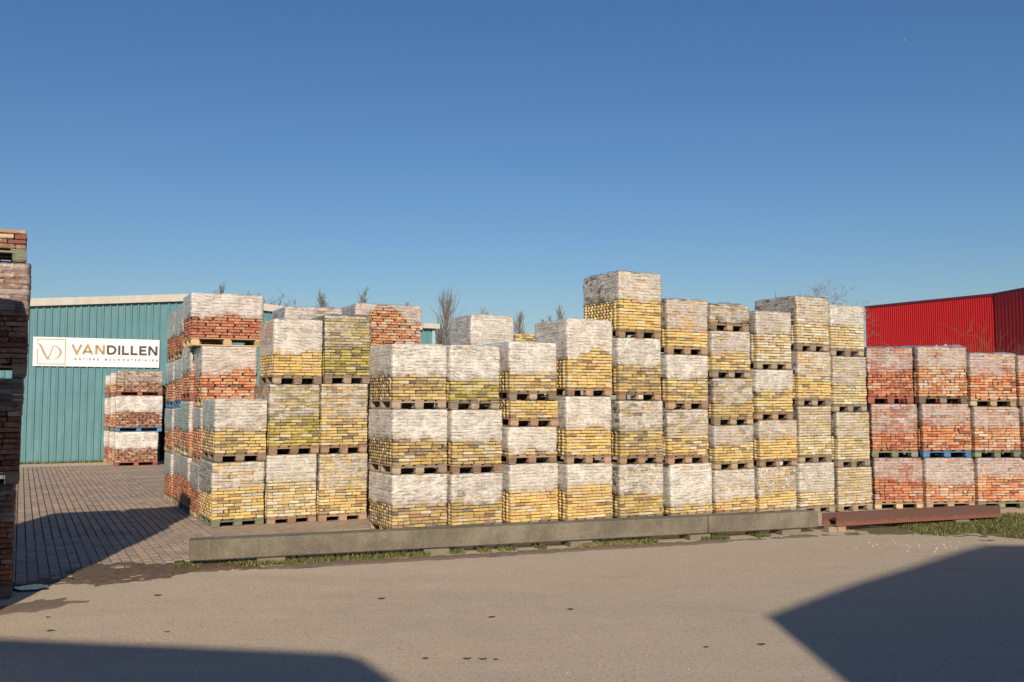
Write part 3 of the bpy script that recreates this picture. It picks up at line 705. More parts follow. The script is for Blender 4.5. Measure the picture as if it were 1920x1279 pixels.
STACKS = {
 'F1': (1.17, 27.3, [
   (-1.880, 14.910, 0.943, 0.000, 0.979, 0.485),
   (-1.880, 14.910, 0.943, 0.979, 2.006, 0.521),
   (-1.887, 14.906, 0.937, 2.006, 3.024, 0.500),
 ]),
 'F2': (1.17, 27.3, [
   (-0.975, 15.293, 0.943, 0.000, 0.966, 0.494),
   (-0.975, 15.293, 0.937, 0.966, 1.994, 0.500),
   (-1.006, 15.277, 0.922, 1.994, 3.028, 0.469),
 ]),
 'F3': (1.17, 27.3, [
   (-0.039, 15.689, 0.943, 0.000, 1.095, 0.610),
   (-0.070, 15.673, 0.943, 1.095, 1.706, 0.169),
   (-0.035, 15.691, 0.935, 1.706, 2.150, 0.440),
   (-0.052, 15.682, 0.927, 2.150, 3.105, 0.419),
 ]),
 'F4': (1.17, 27.3, [
   (0.916, 16.093, 0.943, 0.000, 1.068, 0.643),
   (0.906, 16.089, 0.939, 1.068, 2.214, 0.572),
   (0.925, 16.098, 0.943, 2.214, 3.527, 0.632),
 ]),
 'F5': (1.17, 27.3, [
   (1.847, 16.487, 0.943, 0.000, 1.037, 0.486),
   (1.858, 16.494, 0.943, 1.037, 2.141, 0.572),
   (1.839, 16.483, 0.943, 2.141, 3.244, 0.591),
   (1.849, 16.488, 0.943, 3.244, 4.388, 0.630),
 ]),
 'F6': (1.17, 27.3, [
   (2.799, 16.892, 0.943, 0.000, 1.015, 0.257),
   (2.747, 16.866, 0.943, 1.015, 1.987, 0.486),
   (2.752, 16.868, 0.943, 1.987, 2.966, 0.527),
   (2.752, 16.868, 0.943, 2.966, 3.952, 0.425),
 ]),
 'F7': (1.17, 27.3, [
   (3.668, 17.258, 0.943, 0.000, 0.884, 0.304),
   (3.657, 17.253, 0.943, 0.884, 1.691, 0.418),
   (3.657, 17.253, 0.943, 1.691, 2.552, 0.381),
   (3.625, 17.236, 0.943, 2.552, 3.418, 0.422),
   (3.603, 17.225, 0.943, 3.418, 3.892, 0.138),
 ]),
 'F8': (1.17, 27.3, [
   (4.543, 17.628, 0.943, 0.000, 0.906, 0.353),
   (4.577, 17.645, 0.943, 0.906, 1.780, 0.486),
   (4.520, 17.616, 0.942, 1.780, 2.721, 0.520),
   (4.543, 17.628, 0.889, 2.721, 3.809, 0.664),
 ]),
 'F9': (1.17, 27.3, [
   (5.410, 17.995, 0.919, 0.000, 0.962, 0.378),
   (5.418, 17.999, 0.855, 0.962, 2.038, 0.496),
   (5.410, 17.995, 0.877, 2.038, 3.081, 0.561),
   (5.399, 17.989, 0.862, 3.081, 4.132, 0.514),
 ]),
 'F10': (1.17, 27.3, [
   (6.252, 18.352, 0.943, 0.000, 0.856, 0.056),
   (6.252, 18.352, 0.907, 0.856, 1.921, 0.568),
   (6.187, 18.319, 0.922, 1.921, 3.004, 0.520),
   (6.154, 18.302, 0.915, 3.004, 3.989, 0.564),
 ]),
 'R1': (1.17, 9.0, [
   (7.125, 18.783, 1.030, 0.000, 1.014, 0.543),
   (7.091, 18.778, 0.977, 1.014, 2.076, 0.483),
   (7.025, 18.768, 0.988, 2.076, 3.188, 0.634),
 ]),
 'R2': (1.17, 9.0, [
   (8.151, 18.838, 1.075, 0.000, 1.010, 0.465),
   (8.109, 18.831, 1.078, 1.010, 2.076, 0.611),
   (8.053, 18.823, 1.070, 2.076, 3.202, 0.679),
 ]),
 'R3': (1.17, 9.0, [
   (9.200, 18.892, 1.050, 0.000, 1.007, 0.565),
   (9.154, 18.885, 1.014, 1.007, 2.023, 0.571),
   (9.109, 18.878, 1.009, 2.023, 3.077, 0.574),
 ]),
 'R4': (1.17, 9.0, [
   (10.252, 18.947, 1.147, 0.000, 1.003, 0.560),
   (10.160, 18.933, 1.074, 1.003, 2.022, 0.615),
   (10.102, 18.924, 1.061, 2.022, 3.026, 0.661),
 ]),
 'L1': (1.16, 27.3, [
   (-5.025, 16.002, 0.883, 0.000, 1.102, 0.599),
   (-5.002, 16.014, 0.876, 1.102, 2.150, 0.523),
 ]),
 'M1': (1.15, 27.3, [
   (-4.195, 16.385, 0.869, 0.000, 1.207, 0.710),
   (-4.179, 16.393, 0.892, 1.207, 2.429, 0.619),
   (-4.130, 16.418, 0.866, 2.429, 3.551, 0.523),
 ]),
 'M2': (1.15, 27.3, [
   (-3.384, 16.759, 0.886, 0.000, 1.204, 0.555),
   (-3.359, 16.772, 0.857, 1.204, 2.445, 0.614),
   (-3.316, 16.794, 0.850, 2.445, 3.659, 0.601),
 ]),
 'B1': (0.96, 27.3, [
   (-5.593, 17.051, 0.919, 0.000, 0.996, 0.498),
   (-5.576, 17.059, 0.939, 0.996, 2.024, 0.614),
   (-5.576, 17.059, 0.988, 2.024, 3.129, 0.551),
   (-5.754, 16.967, 1.285, 3.129, 4.072, 0.504),
 ]),
 'B2': (1.18, 27.3, [
   (-6.075, 17.913, 0.781, 0.000, 1.071, 0.639),
   (-6.075, 17.913, 0.781, 1.071, 2.130, 0.473),
   (-6.075, 17.913, 0.781, 2.130, 3.165, 0.527),
 ]),
 'B3': (1.04, 27.3, [
   (-6.632, 19.053, 0.827, 0.000, 1.077, 0.650),
   (-6.632, 19.053, 0.827, 1.077, 1.999, 0.450),
   (-6.632, 19.053, 0.827, 1.999, 3.002, 0.549),
   (-6.632, 19.053, 0.827, 3.002, 4.043, 0.465),
 ]),
 'B4': (1.08, 27.3, [
   (-7.134, 19.983, 0.864, 0.000, 1.025, 0.543),
   (-7.134, 19.983, 0.864, 1.025, 1.970, 0.472),
   (-7.134, 19.983, 0.864, 1.970, 2.964, 0.519),
   (-7.134, 19.983, 0.864, 2.964, 4.021, 0.522),
 ]),
 'K1': (1.17, 27.3, [
   (-4.368, 18.210, 1.151, 0.000, 0.997, 0.301),
   (-4.368, 18.210, 1.151, 0.997, 2.026, 0.431),
   (-4.368, 18.210, 1.151, 2.026, 2.999, 0.486),
   (-4.368, 18.210, 1.151, 2.999, 3.947, 0.499),
 ]),
 'K2': (1.17, 27.3, [
   (-3.072, 18.608, 1.380, 0.000, 0.990, 0.361),
   (-3.072, 18.608, 1.380, 0.990, 2.023, 0.474),
   (-3.072, 18.608, 1.380, 2.023, 3.020, 0.530),
   (-3.072, 18.608, 1.380, 3.020, 4.045, 0.640),
 ]),
 'G1': (1.17, 27.3, [
   (-0.888, 20.402, 1.038, 0.000, 0.976, 0.427),
   (-0.888, 20.402, 1.038, 0.976, 2.069, 0.505),
   (-0.888, 20.402, 1.038, 2.069, 3.053, 0.486),
   (-0.888, 20.402, 1.038, 3.053, 3.985, 0.232),
 ]),
 'G2': (1.10, 27.3, [
   (0.075, 22.400, 1.094, 0.000, 0.988, 0.447),
   (0.075, 22.400, 1.094, 0.988, 2.049, 0.530),
   (0.075, 22.400, 1.094, 2.049, 2.887, 0.609),
   (0.075, 22.400, 1.094, 2.887, 3.729, 0.765),
 ]),
 'T1': (1.00, 24.0, [
   (-12.813, 30.774, 1.313, 0.000, 1.116, 0.558),
   (-12.821, 30.770, 1.429, 1.116, 2.282, 0.618),
   (-12.807, 30.776, 1.413, 2.282, 3.089, 0.424),
 ]),
 'N1': (1.00, 27.3, [
   (-6.467, 9.903, 1.180, 0.000, 1.233, 0.788),
   (-6.434, 9.919, 1.180, 1.233, 2.401, 0.772),
   (-6.393, 9.941, 1.180, 2.401, 3.671, 0.689),
   (-6.434, 9.919, 1.180, 3.671, 4.048, 0.377),
 ]),
}
LV = ['bottom', 'second', 'third', 'fourth', 'top']
WHERE = {
 'F1': 'front yellow stack nearest the lane', 'F2': 'front yellow stack second from the lane', 'F3': 'front stack that holds the very short load',
 'F4': 'front stack just before the tallest one', 'F5': 'tallest yellow stack', 'F6': 'yellow stack just beyond the tallest one',
 'F7': 'yellow stack five loads high', 'F8': 'yellow stack beyond the five-high one', 'F9': 'second-last yellow stack before the reds', 'F10': 'last yellow stack, touching the red bricks',
 'R1': 'red stack touching the yellow stacks', 'R2': 'red stack standing above a blue pallet', 'R3': 'red stack third from the yellow ones', 'R4': 'red stack cut by the picture edge',
 'L1': 'short yellow corner stack', 'M1': 'set-back yellow stack next to the corner stack', 'M2': 'set-back yellow stack touching the front row',
 'B1': 'red stack behind the corner stack', 'B2': 'second red stack back along the lane', 'B3': 'third red stack back along the lane', 'B4': 'rearmost red stack along the lane',
 'K1': 'rear stack behind the set-back stacks', 'K2': 'rear orange stack nearest the front row', 'G1': 'rear pale stack behind the front row', 'G2': 'low rear stack in the gap',
 'T1': 'stack under the white sign', 'T2': 'narrow stack close behind the sign stack', 'T3': 'last stack between the sign stack and the teal wall',
 'N1': 'shaded stack at the near end of the lane', 'N2': 'shaded stack outside the picture', 'N0': 'nearest stack beside the camera'}
Y = 'yellow'; 
ST = {  # (stack, level): look words, settings
 ('F1',0): ('yellow-brown bricks, white film', dict(pal='mixed', film=(.84,.08,.12), wood='tan')), ('F1',1): ('yellow-brown bricks, white film', dict(pal='mixed', film=(.84,.10,.10))), ('F1',2): ('yellow-brown bricks, white film', dict(pal='mixed', film=(.84,.08,.12))),
 ('F2',0): ('brownish-yellow bricks, grey-white film', dict(pal='mixed', film=(.80,.18,.25))), ('F2',1): ('brownish-yellow bricks, white film', dict(pal='mixed', film=(.84,.10,.2), wood='brown')), ('F2',2): ('yellow bricks, slanting film creases', dict(pal='olive', film=(.86,.06,.08))),
 ('F3',0): ('clean yellow bricks, cream film', dict(pal='gold', film=(.78,.14,.12))), ('F3',1): ('low load almost fully filmed', dict(pal='yellow', film=(.84,.06,.1), wood='brown')), ('F3',2): ('very short bare yellow load', dict(pal='gold', nofilm=True, wood='brown')), ('F3',3): ('yellow bricks, white film', dict(pal='yellow', film=(.82,.08,.08))),
 ('F4',0): ('clean yellow bricks, arched film edge', dict(pal='gold', film=(.82,.08,.08), arch=(0.05,.45,.07))), ('F4',1): ('yellow bricks, patchy film', dict(pal='gold', film=(.80,.26,.12), wood='brown', arch=(.1,.25,.06))), ('F4',2): ('tall yellow load, torn cream film', dict(pal='gold', film=(.82,.10,.05), wood='brown', arch=(.12,.33,.17))),
 ('F5',0): ('mixed yellow bricks, dirty creased film', dict(pal='mixed', film=(.74,.34,.5), wood='green')), ('F5',1): ('speckled yellow bricks, greyed film', dict(pal='mixed', film=(.68,.38,.45), wood='brown')), ('F5',2): ('mixed yellow bricks, grey film', dict(pal='mixed', film=(.78,.18,.28), wood='brown')), ('F5',3): ('golden bricks with gaps, loose film', dict(pal='gold', film=(.70,.32,.35), wood='brown', loose=.02)),
 ('F6',0): ('nearly all white film', dict(pal='yellow', film=(.82,.12,.1), wood='grey')), ('F6',1): ('yellow bricks, mottled mossy film', dict(pal='yellow', film=(.72,.44,.4), wood='brown')), ('F6',2): ('yellow bricks, pale creased film', dict(pal='yellow', film=(.80,.22,.2), wood='brown')), ('F6',3): ('orange-yellow bricks, brown-stained film', dict(pal='gold', film=(.66,.34,.35), wood='brown', loose=.01)),
 ('F7',0): ('yellow bricks, film sagging at one side', dict(pal='yellow', film=(.74,.28,.3), arch=(.3,.4,.07))), ('F7',1): ('yellow bricks, lilac-grey film', dict(pal='yellow', film=(.68,.30,.25), wood='tan')), ('F7',2): ('yellow bricks, film worn through', dict(pal='mixed', film=(.62,.52,.4), wood='tan')), ('F7',3): ('yellow bricks, patchy cream film', dict(pal='yellow', film=(.72,.36,.25))), ('F7',4): ('shallow filmed brown-yellow load', dict(pal='mixed', film=(.60,.45,.5), wood='brown', loose=.02)),
 ('F8',0): ('golden bricks, green-dirty film', dict(pal='gold', film=(.72,.40,.95), arch=(.35,.5,.08))), ('F8',1): ('orange-yellow bricks, pale film', dict(pal='gold', film=(.70,.32,.2), wood='brown')), ('F8',2): ('yellow bricks, clean grey-white film', dict(pal='yellow', film=(.78,.14,.18), wood='brown')), ('F8',3): ('pale yellow bricks, cream film', dict(pal='pale', film=(.66,.28,.3), wood='grey')),
 ('F9',0): ('pale yellow bricks, greyish film', dict(pal='pale', film=(.70,.25,.3))), ('F9',1): ('greenish pale bricks hardly filmed', dict(pal='pale', film=(.50,.66,.5), wood='grey')), ('F9',2): ('orange-yellow bricks, grey film', dict(pal='gold', film=(.66,.34,.35), wood='grey')), ('F9',3): ('uneven pale bricks, sagging film', dict(pal='pale', film=(.60,.44,.35), wood='grey', jit=1.6)),
 ('F10',0): ('cream bricks with clear film', dict(pal='pale', film=(.42,.62,.3))), ('F10',1): ('pale yellow bricks, see-through film', dict(pal='pale', film=(.52,.56,.3))), ('F10',2): ('pale bricks, thin streaky film', dict(pal='pale', film=(.60,.42,.4), wood='grey')), ('F10',3): ('cream bricks, whitish film', dict(pal='pale', film=(.72,.20,.2))),
 ('R1',0): ('red bricks, diagonal film pulls', dict(pal='red', film=(.50,.36,.3), wood='tan')), ('R1',1): ('dark red bricks, blotchy film', dict(pal='red', film=(.56,.52,.2), wood='green')), ('R1',2): ('red bricks, milky film with holes', dict(pal='red', film=(.56,.44,.3), wood='red')),
 ('R2',0): ('salmon bricks, pinkish-grey film', dict(pal='salmon', film=(.62,.24,.3), wood='tan')), ('R2',1): ('orange bricks on a blue pallet', dict(pal='orange', film=(.54,.38,.3), wood='blue')), ('R2',2): ('pale orange bricks, loose film', dict(pal='salmon', film=(.58,.36,.35), wood='dark', loose=.02)),
 ('R3',0): ('orange bricks on a green pallet', dict(pal='orange', film=(.56,.32,.35), wood='green')), ('R3',1): ('pale orange bricks, pink film', dict(pal='salmon', film=(.5,.38,.25), wood='green')), ('R3',2): ('red-brown bricks, grey film', dict(pal='orange', film=(.58,.34,.4), wood='tan')),
 ('R4',0): ('salmon bricks cut off', dict(pal='salmon', film=(.5,.3,.3), wood='green')), ('R4',1): ('orange bricks cut off', dict(pal='orange', film=(.5,.3,.3), wood='green')), ('R4',2): ('orange-red bricks cut off', dict(pal='orange', film=(.5,.3,.3), wood='tan')),
 ('L1',0): ('golden bricks, streaky white film', dict(pal='gold', film=(.66,.38,.35), wood='green', drop=.02)), ('L1',1): ('yellow bricks, crinkled white film', dict(pal='yellow', film=(.76,.14,.3), wood='dark')),
 ('M1',0): ('cream-yellow bricks, glossy film', dict(pal='pale', film=(.72,.24,.25), wood='brown')), ('M1',1): ('mossy olive bricks, patchy film', dict(pal='olive', film=(.62,.58,.6), wood='brown')), ('M1',2): ('golden bricks, thick white film', dict(pal='gold', film=(.78,.08,.14), wood='grey')),
 ('M2',0): ('yellow bricks, film with green patches', dict(pal='yellow', film=(.70,.50,.5), wood='brown')), ('M2',1): ('yellow bricks, half clear film', dict(pal='yellow', film=(.68,.46,.45), wood='brown')), ('M2',2): ('mossy green-yellow bricks, clear film', dict(pal='olive', film=(.60,.66,.6), wood='grey')),
}
RED = dict(header_rows=True, L=.235, rp=.053)
def build():
    n = 0
    for key, (d, yaw, lev) in STACKS.items():
        N_ = len(lev)
        for i, (x, y, w, z0, z1, fb) in enumerate(lev):
            look, kw = ST.get((key, i), (None, {})); kw = dict(kw)
            top = i == N_ - 1; kw['top'] = top
            if key[0] == 'R': kw = {'L': .20, 'rp': .0545, 'stretch': .55, 'gaps': .12, **kw}; kw['film'] = (kw['film'][0] * 1.08, kw['film'][1] + .04, kw['film'][2] + .1); kw['tone'] = .6
            if key in ('F9', 'F10') or (key == 'F8' and i > 1): kw = {'gaps': .10, 'stretch': .78, **kw}
            if key in ('B1', 'B2', 'B3', 'B4'):
                kw = {**RED, **kw}; kw['pal'] = ['red', 'orange', 'orange', 'red'][i]; kw['film'] = (.60, .10, .05)
                kw['wood'] = {'B1': ['tan', 'brown', 'tan', 'new'], 'B2': ['dark', 'tan', 'red', 'dark'], 'B3': ['dark', 'tan', 'blue', 'brown'], 'B4': ['tan', 'brown', 'blue', 'brown']}[key][i]
                kw['whole'] = kw['hidden'] = key != 'B1' or i < 2
                kw['whole'] = False
                look = {'red': 'red bricks, glossy film', 'orange': 'orange-red bricks, glossy film'}[kw['pal']]
                if key == 'B1' and i == 3: look = 'wide red load on a fresh pale pallet'; kw['film'] = (.80, .06, .02)
                if key == 'B1' and i == 2: look = 'orange-red bricks, film ripped on a slant'; kw['film'] = (.74, .14, .02); kw['arch'] = (.28, .30, .14)
            if key in ('K1', 'K2', 'G1', 'G2'):
                kw['hidden'] = kw['whole'] = not top
                if key == 'K1': kw.update(RED, pal='brown', film=(.62, .3, .1)); look = 'brown-red bricks, clear film'
                if key == 'K2': kw.update(RED, pal='salmon', film=(.76, .16, .04)); look = 'orange-salmon bricks, film in two flaps'; kw['arch'] = (-.05, .36, .36) if top else None
                if key == 'G1': kw.update(pal='pale', film=(.80, .12, .08)); look = 'cream bricks, thick film'
                if key == 'G2': kw.update(pal='pale' if not top else 'yellow', film=(.8, .1, .1)); look = 'small bare patch of cream bricks'; kw['nofilm'] = top
                if not top: look = 'plain filmed bricks'
            if key == 'T1':
                kw.update(RED, pal='brown'); kw['film'] = [(.86, .05, .05), (.86, .05, .05), (.45, .45, .2)][i]; kw['wood'] = ['red', 'blue', 'red'][i]
                look = ['brown bricks, white film', 'brown bricks on a faded blue pallet', 'brown bricks, thin clear film'][i]
            if key == 'K2': kw['tone'] = .6
            if key == 'B1': kw['tone'] = .75 if i == 2 else .85
            if key in ('F6', 'F7', 'F8', 'F9', 'F10') and (i + len(key)) % 2: kw['tone'] = .75
            if key == 'N1':
                kw['tone'] = .55
                kw.update(pal='oxblood', L=.26, rp=.058, wood=['dark', 'grey', 'grey', 'green'][i], film=(.34, .45, .7), rside=True); look = ['dark red bricks, dusty film', 'dark red bricks, violet-grey film', 'dark red bricks, half-lit film', 'low load of unwrapped bricks'][i]
                if i == 3: kw.update(nofilm=True, pal='brown')
            if key[0] == 'F': w -= .028 if key != 'F1' else .01; x += .012; y += .006
            if kw.pop('nofilm', False): fb = None
            h = z1 - z0 - .001
            label = '%s, %s load, %s' % (look, 'top' if top else LV[i], WHERE[key])
            load(label, x, y, z0, RAD(yaw), w, d, h, fb, 100 + n, **kw); n += 1
    # stacks seen only as slivers, or standing beside the picture and throwing their shade into it
    extra = [('T2', 0, 24, -13.45, 31.85, 1.36, 1.0, [1.11, 1.15, .78], 'orange', (.7, .1, .0), False), ('T3', 0, 24, -14.02, 32.75, 1.3, .66, [1.1, 1.12, .76], 'brown', (.7, .1, .0), False),
             ('N2', 0, 27.3, -7.58, 9.34, 1.16, 1.0, [1.23, 1.17, 1.2, .35], 'oxblood', (.5, .3, .3), True), ('N0', 0, 12, -6.28, 8.05, 1.2, .95, [1.2, 1.15, 1.15, .35], 'oxblood', (.5, .3, .3), True)]
    for key, _, yaw, x, y, w, d, hs, pal, film, hid in extra:
        z = 0
        for i, h in enumerate(hs):
            lab = '%s bricks, %s load of the %s' % ('dark red' if pal == 'oxblood' else 'orange' if pal == 'orange' else 'brown', 'top' if i == len(hs) - 1 else LV[i], WHERE[key])
            load(lab, x, y, z, RAD(yaw), w, d, h - .001, h * .48, 400 + n, pal=pal, film=film, hidden=True, whole=True, top=i == len(hs) - 1, wood=['brown', 'green', 'dark', 'grey'][i]); z += h; n += 1
build()
# white printed tags on two pallet blocks
def tag_sheet(x, y, z, yaw, s, kind):
    mb = MB(); mb.box((-s, -.003, -s * .8), (s, 0, s * .8)); o = link('pallet_tag', mb.mesh('tag', simple('white_tag', (.75, .73, .68), .6)), None, (x, y, z), yaw)
    ink = MB()
    ring = [(math.cos(a) * s * .5, -.0045, math.sin(a) * s * .5) for a in np.linspace(0, 6.283, 13)]
    ink.tube(ring, s * .08, 4)
    if kind: ink.box((-s * .45, -.0055, -.002), (s * .45, -.0035, .002))
    link('tag_print', ink.mesh('tag_print', simple('tag_ink', (.05, .05, .05), .6)), o); return o
def tag_on(key, lvl, u, lab, kind):
    d, yaw, lev = STACKS[key]; x, y, w, z0, z1, fb = lev[lvl]; a = RAD(yaw)
    o = tag_sheet(x + math.cos(a) * u * w + .003 * math.sin(a), y + math.sin(a) * u * w - .008 * math.cos(a), z0 + .062, a, .036, kind); tag(o, lab, 'tag')
tag_on('F5', 2, .5, 'square white tag on the middle pallet block of the tallest yellow stack', 0)
tag_on('F8', 1, .55, 'square white tag on a pallet block just above the green-dirty film', 1)

# ================================================================ TEAL WAREHOUSE
def teal_material():
    t = NT('teal_sheet'); v = t.tc(); n = t.noise(v, 1.4, 6, .7); m = t.noise(t.vmath('MULTIPLY', v, (3, 3, .5)), 2, 4, .6)
    sx = t.n('ShaderNodeSeparateXYZ'); t.l(v, sx.inputs[0])
    low = t.ramp(sx.outputs[2], 2.6, 0.4)
    c = t.mix(t.ramp(m, .35, .7), (0.098, 0.222, 0.250), (0.125, 0.260, 0.285))
    scr = t.noise(t.vmath('MULTIPLY', v, (4, 4, 1.2)), 3.0, 6, .75, 1.5)
    c = t.mix(t.math('MULTIPLY', t.math('MULTIPLY', t.ramp(scr, .60, .68), low), .55), c, (0.34, 0.52, 0.50))
    c = t.mix(t.math('MULTIPLY', t.ramp(n, .5, .7), .25), c, (0.12, 0.22, 0.21))
    t.set(Base_Color=c, Roughness=.5); t.b.inputs['Specular IOR Level'].default_value = .3; t.bump(n, .08, .01); return t.m
M_TEAL = teal_material()
M_TRIM = simple('cream_trim', (0.52, 0.49, 0.42), .6, .3, 4)
WP = (-16.43, 32.15)
teal = empty('teal_warehouse', (WP[0], WP[1], 0), YAW, label='long teal corrugated warehouse with cream roof edge and a company sign', cat='warehouse')
def eave(a):
    if a < 5.1: return 6.0 - (5.1 - a) * (0.42 / 5.1) - .02
    return 6.0 - (a - 5.1) * (0.74 / 9.19) - .02
def corrugated(amin, amax, pitch, depth, topf, botf, prof, y0=0.0):
    V = []; xs = []
    k = 0; a = amin
    while a < amax:
        for f, dpt in prof:
            x = a + f * pitch
            if x <= amax: xs.append((x, y0 - dpt * depth))
        a += pitch
    xs.append((amax, xs[-1][1]))
    for x, y in xs: V += [(x, y, botf(x)), (x, y, topf(x))]
    F = [(2 * i, 2 * i + 2, 2 * i + 3, 2 * i + 1) for i in range(len(xs) - 1)]
    return V, F
PROF = [(0, 0), (.62, 0), (.70, 1), (.92, 1)]
DOOR = (4.33, 7.0, 2.80)
sections = [(-9.0, DOOR[0], 0.0), (DOOR[0] + .001, DOOR[1], DOOR[2]), (DOOR[1] + .001, 14.86, 0.0)]
for (a0, a1, zb) in sections:
    # lower and upper sheets lap at 2.41 m
    if zb < 2.4:
        V, F = corrugated(a0, a1, .232, .05, lambda x: 2.44, lambda x: .02, PROF); link('wall_sheet', mesh('lower_sheet', V, F, M_TEAL), teal)
        V, F = corrugated(a0, a1, .232, .05, lambda x: eave(x) - .12, lambda x: 2.41, PROF, -.005); link('wall_sheet', mesh('upper_sheet', V, F, M_TEAL), teal)
    else:
        V, F = corrugated(a0, a1, .232, .05, lambda x: eave(x) - .12, lambda x: zb, PROF, -.005); link('wall_sheet', mesh('upper_sheet', V, F, M_TEAL), teal)
mb = MB()
for (a0, a1) in ((-9.2, 5.1), (5.1, 14.3)):
    for s_, e_ in ((a0, a1),):
        z0_, z1_ = eave(s_) + .02, eave(e_) + .02
        vs = [(s_, -.16, z0_ - .26), (e_, -.16, z1_ - .26), (e_, .2, z1_ - .26), (s_, .2, z0_ - .26), (s_, -.16, z0_), (e_, -.16, z1_), (e_, .2, z1_), (s_, .2, z0_)]
        mb.add(vs, BOXF)
link('fascia', mb.mesh('fascia', M_TRIM), teal)
mb = MB(); z_ = eave(14.3); mb.box((14.31, -.22, z_ - .17), (15.05, .2, z_ + .03)); link('gutter', mb.mesh('gutter', M_TRIM), teal)
M_DARK = simple('dark_interior', (0.012, 0.012, 0.013), .8)  # near-zero colour stands in for the unlit inside of the hall
mb = MB(); mb.box((-9, .2, 0), (14.8, .3, 5.0)); body = link('inner_wall', mb.mesh('inner_wall', M_DARK), teal)
mb = MB()
for (a0, a1) in ((-9.2, 5.1), (5.1, 14.3)):
    z0_, z1_ = eave(a0), eave(a1); mb.add([(a0, .2005, z0_ - .1), (a1, .2005, z1_ - .1), (a1, 22, z1_ - .1), (a0, 22, z0_ - .1), (a0, .2005, z0_ - .02), (a1, .2005, z1_ - .02), (a1, 22, z1_ - .02), (a0, 22, z0_ - .02)], BOXF)
link('roof', mb.mesh('roof', simple('roof_sheet', (.3, .3, .29), .6)), teal)
mb = MB(); mb.box((14.82, .0, 0), (14.9, 21.8, eave(14.8) - .1)); link('side_wall', mb.mesh('side_wall', M_TEAL), teal)
mb = MB(); mb.box((14.78, -.06, 0), (14.90, .05, eave(14.8) - .15)); link('corner_trim', mb.mesh('corner_trim', simple('pale_teal_trim', (.30, .48, .52), .5)), teal)
# screws along the lap
M_SCREW = simple('screw_head', (.45, .55, .55), .5)
mb = MB()
for k in range(18): a = .2 + k * .232; mb.box((a - .008, -.013, 2.50), (a + .008, -.0055, 2.516))
link('screws', mb.mesh('screws', M_SCREW), teal)['kind'] = 'stuff'
# doorway: a dark panel painted as its unlit inside, set back behind a teal frame and downpipe
mb = MB(); mb.box((DOOR[0], .12, 0), (DOOR[1], .16, DOOR[2])); link('dark_panel', mb.mesh('dark_panel', M_DARK), teal)
mb = MB(); mb.box((DOOR[0] - .001, -.05, DOOR[2] - .07), (DOOR[1], .11, DOOR[2] + .003)); link('door_lintel', mb.mesh('lintel', M_TEAL), teal)
mb = MB(); mb.tube([(4.30, -.09, 2.74), (4.42, -.10, 2.68), (4.50, -.10, 2.55), (4.50, -.10, .9)], .026, 6); link('downpipe', mb.mesh('downpipe', simple('green_pipe', (.10, .33, .29), .5)), teal)
gp = []
for k in range(1500): a = r.uniform(-.2, 4.2); gp.append((WP[0] + a * CY + SY * r.uniform(.05, .35), WP[1] + a * SY - CY * r.uniform(.05, .35)))
grass('grass', gp, .03, .12, 'dry grass strip along the foot of the teal wall', 19)
# dark empty pallets piled by the doorway, shade put into their wood colour
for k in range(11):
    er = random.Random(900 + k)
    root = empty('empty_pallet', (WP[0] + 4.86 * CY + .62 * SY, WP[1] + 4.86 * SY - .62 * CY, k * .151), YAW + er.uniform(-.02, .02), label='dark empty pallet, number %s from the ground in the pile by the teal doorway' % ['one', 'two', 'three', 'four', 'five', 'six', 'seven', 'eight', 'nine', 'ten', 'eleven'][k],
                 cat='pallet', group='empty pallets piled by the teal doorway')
    WOODC['shade_black'] = (.035, .03, .027); pallet(root, .95, .55, 'shade_black' if k != 6 else 'red', er, True)

